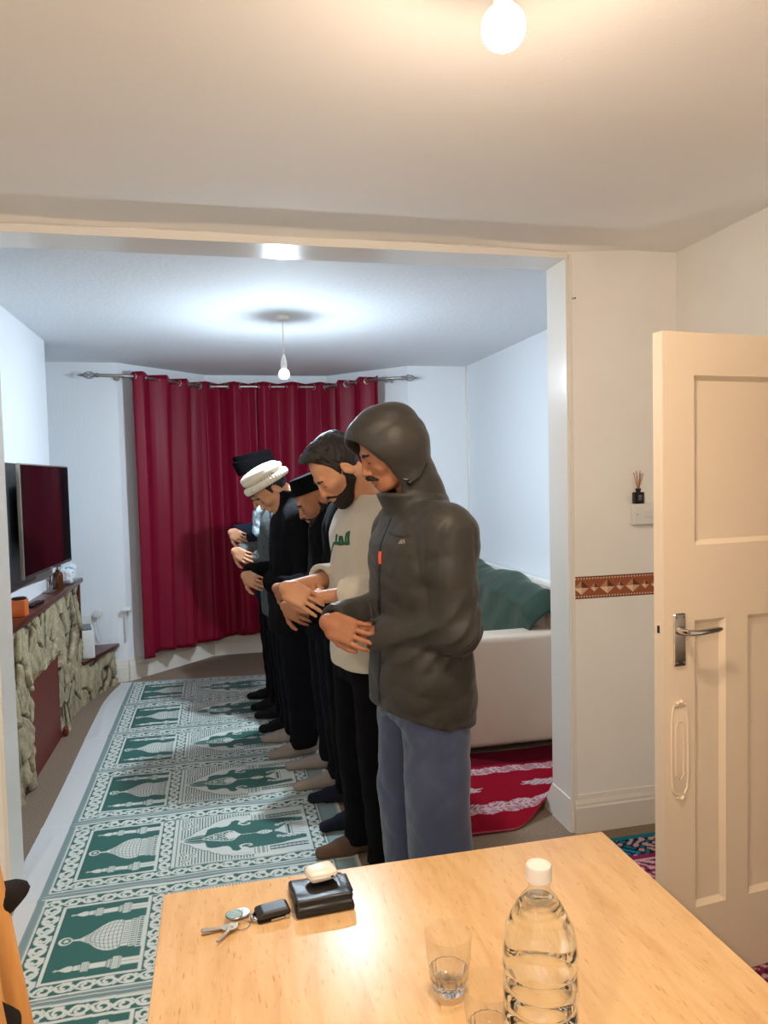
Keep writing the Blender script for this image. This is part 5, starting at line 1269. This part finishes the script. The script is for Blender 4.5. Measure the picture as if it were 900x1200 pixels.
def curtain(t0, t1, npl, seed, label):
    e_p, _ = rp((t0 + t1) / 2); e = empty('curtain', (e_p[0], e_p[1], .18), 0, label, 'curtain', 'pair of crimson curtains across the bay')
    r = np.random.RandomState(seed); nu, nv = npl * 26, 60; P_ = np.zeros((nu, nv, 3)); ph = r.rand(npl * 2 + 2) * .9
    zt, zb = RZ + .035, .185; jit = np.interp(np.linspace(0, npl, nu), np.arange(npl + 1), r.uniform(-.22, .22, npl + 1)); am = np.interp(np.linspace(0, npl, nu), np.arange(npl + 1), r.uniform(.75, 1.25, npl + 1))
    for i in range(nu):
        q = i / (nu - 1); p, d = rp(t0 + (t1 - t0) * q); nn = np.array([d[1], -d[0]])
        for j in range(nv):
            v = j / (nv - 1); z = zt + (zb - zt) * v; w = 2 * PI * npl * q + jit[i] * (3 * v); A = .040 * am[i] * (1 + .15 * v)
            s_ = math.sin(w); off = A * (abs(s_) ** .75) * (1 if s_ > 0 else -1) + .012 * math.sin(w * 2.3 + ph[int(q * npl)] * 6) * v + .01 * math.sin(q * 7 + v * 3)
            sd = .012 * math.sin(2 * w) * (1 - .3 * v) + .02 * (v ** 2) * math.sin(q * 5 + seed)
            P_[i, j] = (p[0] + nn[0] * off + d[0] * sd, p[1] + nn[1] * off + d[1] * sd, z + .004 * math.sin(w + 1) * (v > .98) + (.006 * math.sin(w) if j == 0 else 0) + .02 * v * math.sin(q * 9))
    P_ -= np.array([e_p[0], e_p[1], .18]); o = grid_obj('cloth', P_, CURT, e)
    md = o.modifiers.new('thickness', 'SOLIDIFY'); md.thickness = .004
    for k in range(npl * 2):     # metal eyelets where the cloth crosses the rod
        q = (k + .5 - .25) / (npl * 2) + .0; q = k / (npl * 2) + .0001
        if k == 0: q = .25 / npl * .15
        p, d = rp(t0 + (t1 - t0) * q); sg = 1 if k % 2 == 0 else -1
        nrm = nz(np.array([d[0] * .80 - sg * d[1] * .6, d[1] * .80 + sg * d[0] * .6, 0])); a1 = np.array([-nrm[1], nrm[0], 0])
        c_ = V3(p[0] - e_p[0], p[1] - e_p[1], RZ - .18)
        MB().tube([tuple(c_ + a1 * .026 * math.cos(t) + V3(0, 0, .026 * math.sin(t))) for t in np.linspace(0, 2 * PI, 22)], .0065, 8, cap=False).build('eyelet', STEEL, e, smooth=True)
curtain(.085, .505, 5, 3, 'left crimson velvet curtain with steel eyelets')
curtain(.507, .925, 5, 8, 'right crimson velvet curtain, partly behind the row of people')

# ------------------------------------------------------------------ lights
def pendant(x, y, zc, zbulb, r, col, strength, label, cut=1.47):
    e = empty('pendant_light', (x, y, zc), 0, label, 'ceiling light')
    MB().lathe([(0, 0), (.040, 0), (.040, -.010), (.036, -.022), (.012, -.028), (0, -.028)][::-1], n=32).build('ceiling_rose', WPLASTIC, e, smooth=40)
    d = zbulb - zc
    MB().tube([(0, 0, -.026), (.0, 0, d + r + .07)], .0032, 8).build('flex', WPLASTIC, e)
    MB().lathe([(.013, d + r - .012), (.0165, d + r - .004), (.0185, d + r + .018), (.0185, d + r + .038), (.014, d + r + .05), (.008, d + r + .078), (0, d + r + .08)], n=28).build('lamp_holder', WPLASTIC, e, smooth=40)
    pr = [(0, d - r)] + [(r * math.sin(a), d - r * math.cos(a)) for a in np.linspace(.15, cut, 20)]
    MB().lathe(pr, n=40).build('bulb', emit('bulb_glow', col, strength), e, smooth='all')
    pr = [(r * math.sin(a) * 1.002, d - r * math.cos(a)) for a in np.linspace(cut, 2.6, 12)] + [(.013, d + r * 1.1)]
    MB().lathe(pr, n=40).build('frosted_bulb_neck', emit('dim_bulb_glow', col, 4.0), e, smooth='all')
    return e
pendant(.402, 4.30, ZF, 2.195, .031, (.72, .87, 1.0, 1), LF, 'pendant lamp with bare cool white bulb in the far room')
pendant(.536, 1.281, ZN, 2.393, .040, (1.0, .80, .60, 1), LN, 'short ceiling lamp with bare warm bulb over the table', 1.20)
pendant(-.75, -.55, ZN, 2.30, .040, (1.0, .88, .75, 1), LK, 'added warm fill lamp, unseen at the rear of the near room')  # added fill lamp out of view, brightens the near walls and ceiling

# ------------------------------------------------------------------ sofa, throw, radiator
SOFM = mat('cream_leather', (212, 192, 172), .30, bump=.25, scale=50, dist=.002, spec=.5)
so = empty('sofa', (1.655, 4.75, 0), 0, 'cream leather sofa seen from its arm end against the right wall', 'sofa')
def sdf_part(name, boxes, m, parent, lo, hi, h=.010, seed=None, amp=.004, origin=(0, 0, 0)):
    F_ = Field(lo, hi, h)
    for c, r, rnd, k in boxes: F_.box(V3(*c), r, rnd=rnd, k=k)
    if seed is not None: F_.warp(folds(seed, amp, (7, 7, 7), 6))
    o = F_.build(name, m, parent, 2); return o
Lo, Hi = (-.6, -1.1, 0.0), (.55, 1.1, 1.05)
def pr_(name, boxes, **k): return sdf_part(name, boxes, k.get('m', SOFM), so, Lo, Hi, seed=k.get('seed'), amp=k.get('amp', .003))
for sy in (-1, 1): pr_('arm', [((-.02, sy * .84, .355), (.41, .10, .315), .035, 0)], seed=3, amp=.003)
pr_('base', [((.0, 0, .20), (.39, .76, .16), .02, 0)])
for sy in (-1, 1): pr_('seat_cushion', [((-.05, sy * .37, .42), (.36, .365, .085), .05, 0)], seed=5)
for sy in (-1, 1): pr_('back_cushion', [((.27, sy * .37, .60), (.13, .36, .26), .07, 0)], seed=6)
pr_('backrest', [((.31, 0, .42), (.075, .90, .40), .04, 0)])
for sx in (-.34, .34):
    for sy in (-.85, .85): MB().tube([(sx, sy, 0), (sx, sy, .06)], [.018, .024], 12).build('foot', BLACK_PLASTIC, so, smooth=40)
GRV = mat('dark_green_velvet', (24, 58, 38), .75, sheen=.2, bump=.5, scale=9, stretch=(1, 2, 1), c2=(16, 42, 27), cscale=7, dist=.006)
xs_ = np.linspace(0, 1, 70); ys_ = np.linspace(3.90, 5.62, 130); Pt = np.zeros((70, 130, 3))
for i, u in enumerate(xs_):
    for j, y in enumerate(ys_):
        top = .895 + .035 * (y - 3.95) + .015 * math.sin(y * 6) - .10 * max(0, (4.02 - y) / .12) ** 1.5
        if u < .35: t = u / .35; x, z = 1.68 + .07 * t + .02 * math.sin(t * 3), .52 + (top - .10 - .52) * t
        elif u < .6: t = (u - .35) / .25; x, z = 1.75 + .18 * t, top - .10 + .10 * math.sin(t * PI / 2 * 1.0)
        else: t = (u - .6) / .4; x, z = 1.93 + .05 * math.sin(min(t * 2, 1) * PI / 2), top - .28 * t ** 1.5
        wr_ = .007 * math.sin(y * 9 + 6 * u + 1) + .004 * math.sin(y * 31 + u * 14 + 2 * math.sin(y * 5)) + .005 * math.sin(u * 13 + y * 11)
        Pt[i, j] = (x - .02 + wr_, y, z + wr_ * .7)
o = grid_obj('green_throw', Pt, GRV); md = o.modifiers.new('thickness', 'SOLIDIFY'); md.thickness = .008; tag(o, 'dark green velvet throw draped over the sofa back', 'throw')
rad = empty('radiator', (2.11, 5.0, .1), 0, 'white ribbed panel radiator on the wall behind the sofa', 'radiator')
yy = np.arange(-1.0, 1.0, .004); zz = np.linspace(.05, .735, 12); Pr = np.zeros((len(yy), 12, 3))
for i, y in enumerate(yy):
    a = (y % .033) / .033; g_ = .007 * (1 if .25 < a < .75 else 0)
    for j, z in enumerate(zz): Pr[i, j] = (-.035 - g_ * (1 if 0 < j < 11 else 0), y, z)
grid_obj('ribbed_panel', Pr, WHITE_GLOSS, rad, smooth=False)
MB().box((-.046, -1.01, .74), (.025, 1.01, .775), bev=.005).box((-.036, -1.005, .05), (.02, -1.0, .75)).box((-.036, 1.0, .05), (.02, 1.005, .75)).build('top_grille', WHITE_GLOSS, rad, smooth=30)
MB().tube([(-.02, -.97, .08), (-.02, -.97, -.095)], .008, 10).tube([(-.02, .97, .08), (-.02, .97, -.095)], .008, 10).build('pipes', WHITE_GLOSS, rad)

# ------------------------------------------------------------------ partition wall details
bd = MB(); bz0, bz1 = 1.031, 1.128; bx0, bx1 = XR + .018, XRN - .001; Yb = YP0 - .0012
def flat(x0, z0, x1, z1, y, mi): bd.mat(mi).add([(x0, y, z0), (x1, y, z0), (x1, y, z1), (x0, y, z1)], [(0, 1, 2, 3)])
def pg(pts, y, mi): bd.mat(mi).add([(x, y, z) for x, z in pts], [tuple(range(len(pts)))])
flat(bx0, bz0, bx1, bz1, Yb, 0); flat(bx0, bz0, bx1, bz0 + .004, Yb - .0003, 3); flat(bx0, bz1 - .004, bx1, bz1, Yb - .0003, 3)
x = bx0 + .004; k = 0
while x < bx1 - .006:
    for zc_ in (bz0 + .009, bz1 - .009): flat(x, zc_ - .003, x + .006, zc_ + .003, Yb - .0005, 1)
    x += .0135
zc_ = (bz0 + bz1) / 2; x = bx0 + .035
while x < bx1 - .03:
    big = k % 2 == 0; r_ = .031 if big else .017; rz_ = .031 if big else .019; q = min(r_ * 1.15, bx1 - x)
    pg([(x, zc_ + rz_), (x, zc_), (x - r_ * 1.15, zc_ - .002)], Yb - .0006, 2); pg([(x, zc_ + rz_), (x + q, zc_ - .002), (x, zc_)], Yb - .0006, 3)
    pg([(x - r_ * 1.15, zc_ - .002), (x, zc_), (x, zc_ - rz_)], Yb - .0006, 1); pg([(x, zc_), (x + q, zc_ - .002), (x, zc_ - rz_)], Yb - .0006, 4)
    x += .062; k += 1
o = bd.build('trim_8', [mat('terracotta_print', (158, 88, 56), .7), mat('cream_print', (232, 206, 178), .7), mat('rose_print', (196, 138, 104), .7), mat('umber_print', (96, 54, 40), .7), mat('tan_print', (214, 170, 136), .7)]); tag(o, 'terracotta wallpaper border strip with diamond pattern', 'border', None, 'structure')
ss = empty('socket_box', (1.835, YP0, 1.392), 0, 'white double switch box on the wall half behind the door', 'switch')
MB().box((-.073, -.032, -.046), (.073, 0, .046), bev=.005).build('box', WPLASTIC, ss, smooth=30)
m = MB()
for sx in (-.055, .055): m.tube([(sx, -.0335, 0), (sx, -.031, 0)], .003, 8)
m.build('screws', STEEL, ss)
MB().box((-.018, -.036, -.014), (.018, -.031, .014), bev=.002).build('rocker', WPLASTIC, ss, smooth=30)
rf = empty('reed_diffuser', (1.795, YP0 - .017, 1.4385), 0, 'small dark square reed diffuser bottle with tan reeds on the switch box', 'diffuser')
MB().box((-.022, -.0145, 0), (.022, .0145, .050), bev=.003).lathe([(.010, .050), (.010, .056), (.012, .058), (.012, .066), (0, .066)], n=20).build('bottle', mat('dark_smoked_glass', (26, 24, 28), .12), rf, smooth=30)
MB().box((-.012, -.0153, .012), (.012, -.0144, .040)).build('label', mat('dark_label', (52, 48, 50), .6), rf)
m = MB()
for zq, w_ in ((.034, .006), (.030, .009), (.024, .004), (.018, .008)): m.box((-w_, -.0157, zq), (w_, -.0152, zq + .0016))
m.build('label_print', mat('pale_print', (190, 186, 180), .6), rf)
m = MB()
for k, (dx, dy) in enumerate(((-.020, .004), (-.012, -.004), (-.004, .006), (.006, -.003), (.013, .005), (.024, -.002), (.019, .006))): m.tube([(0, 0, .055), (dx, dy, .135 + .008 * math.sin(k * 2))], .0014, 6)
m.build('reeds', mat('tan_reed', (176, 120, 72), .8), rf)

# soft ambient from the hall beyond the doorway and general sky-less fill
w = bpy.data.worlds.new('world'); SC.world = w; w.use_nodes = True
w.node_tree.nodes['Background'].inputs[0].default_value = (.9, .95, 1, 1); w.node_tree.nodes['Background'].inputs[1].default_value = .0
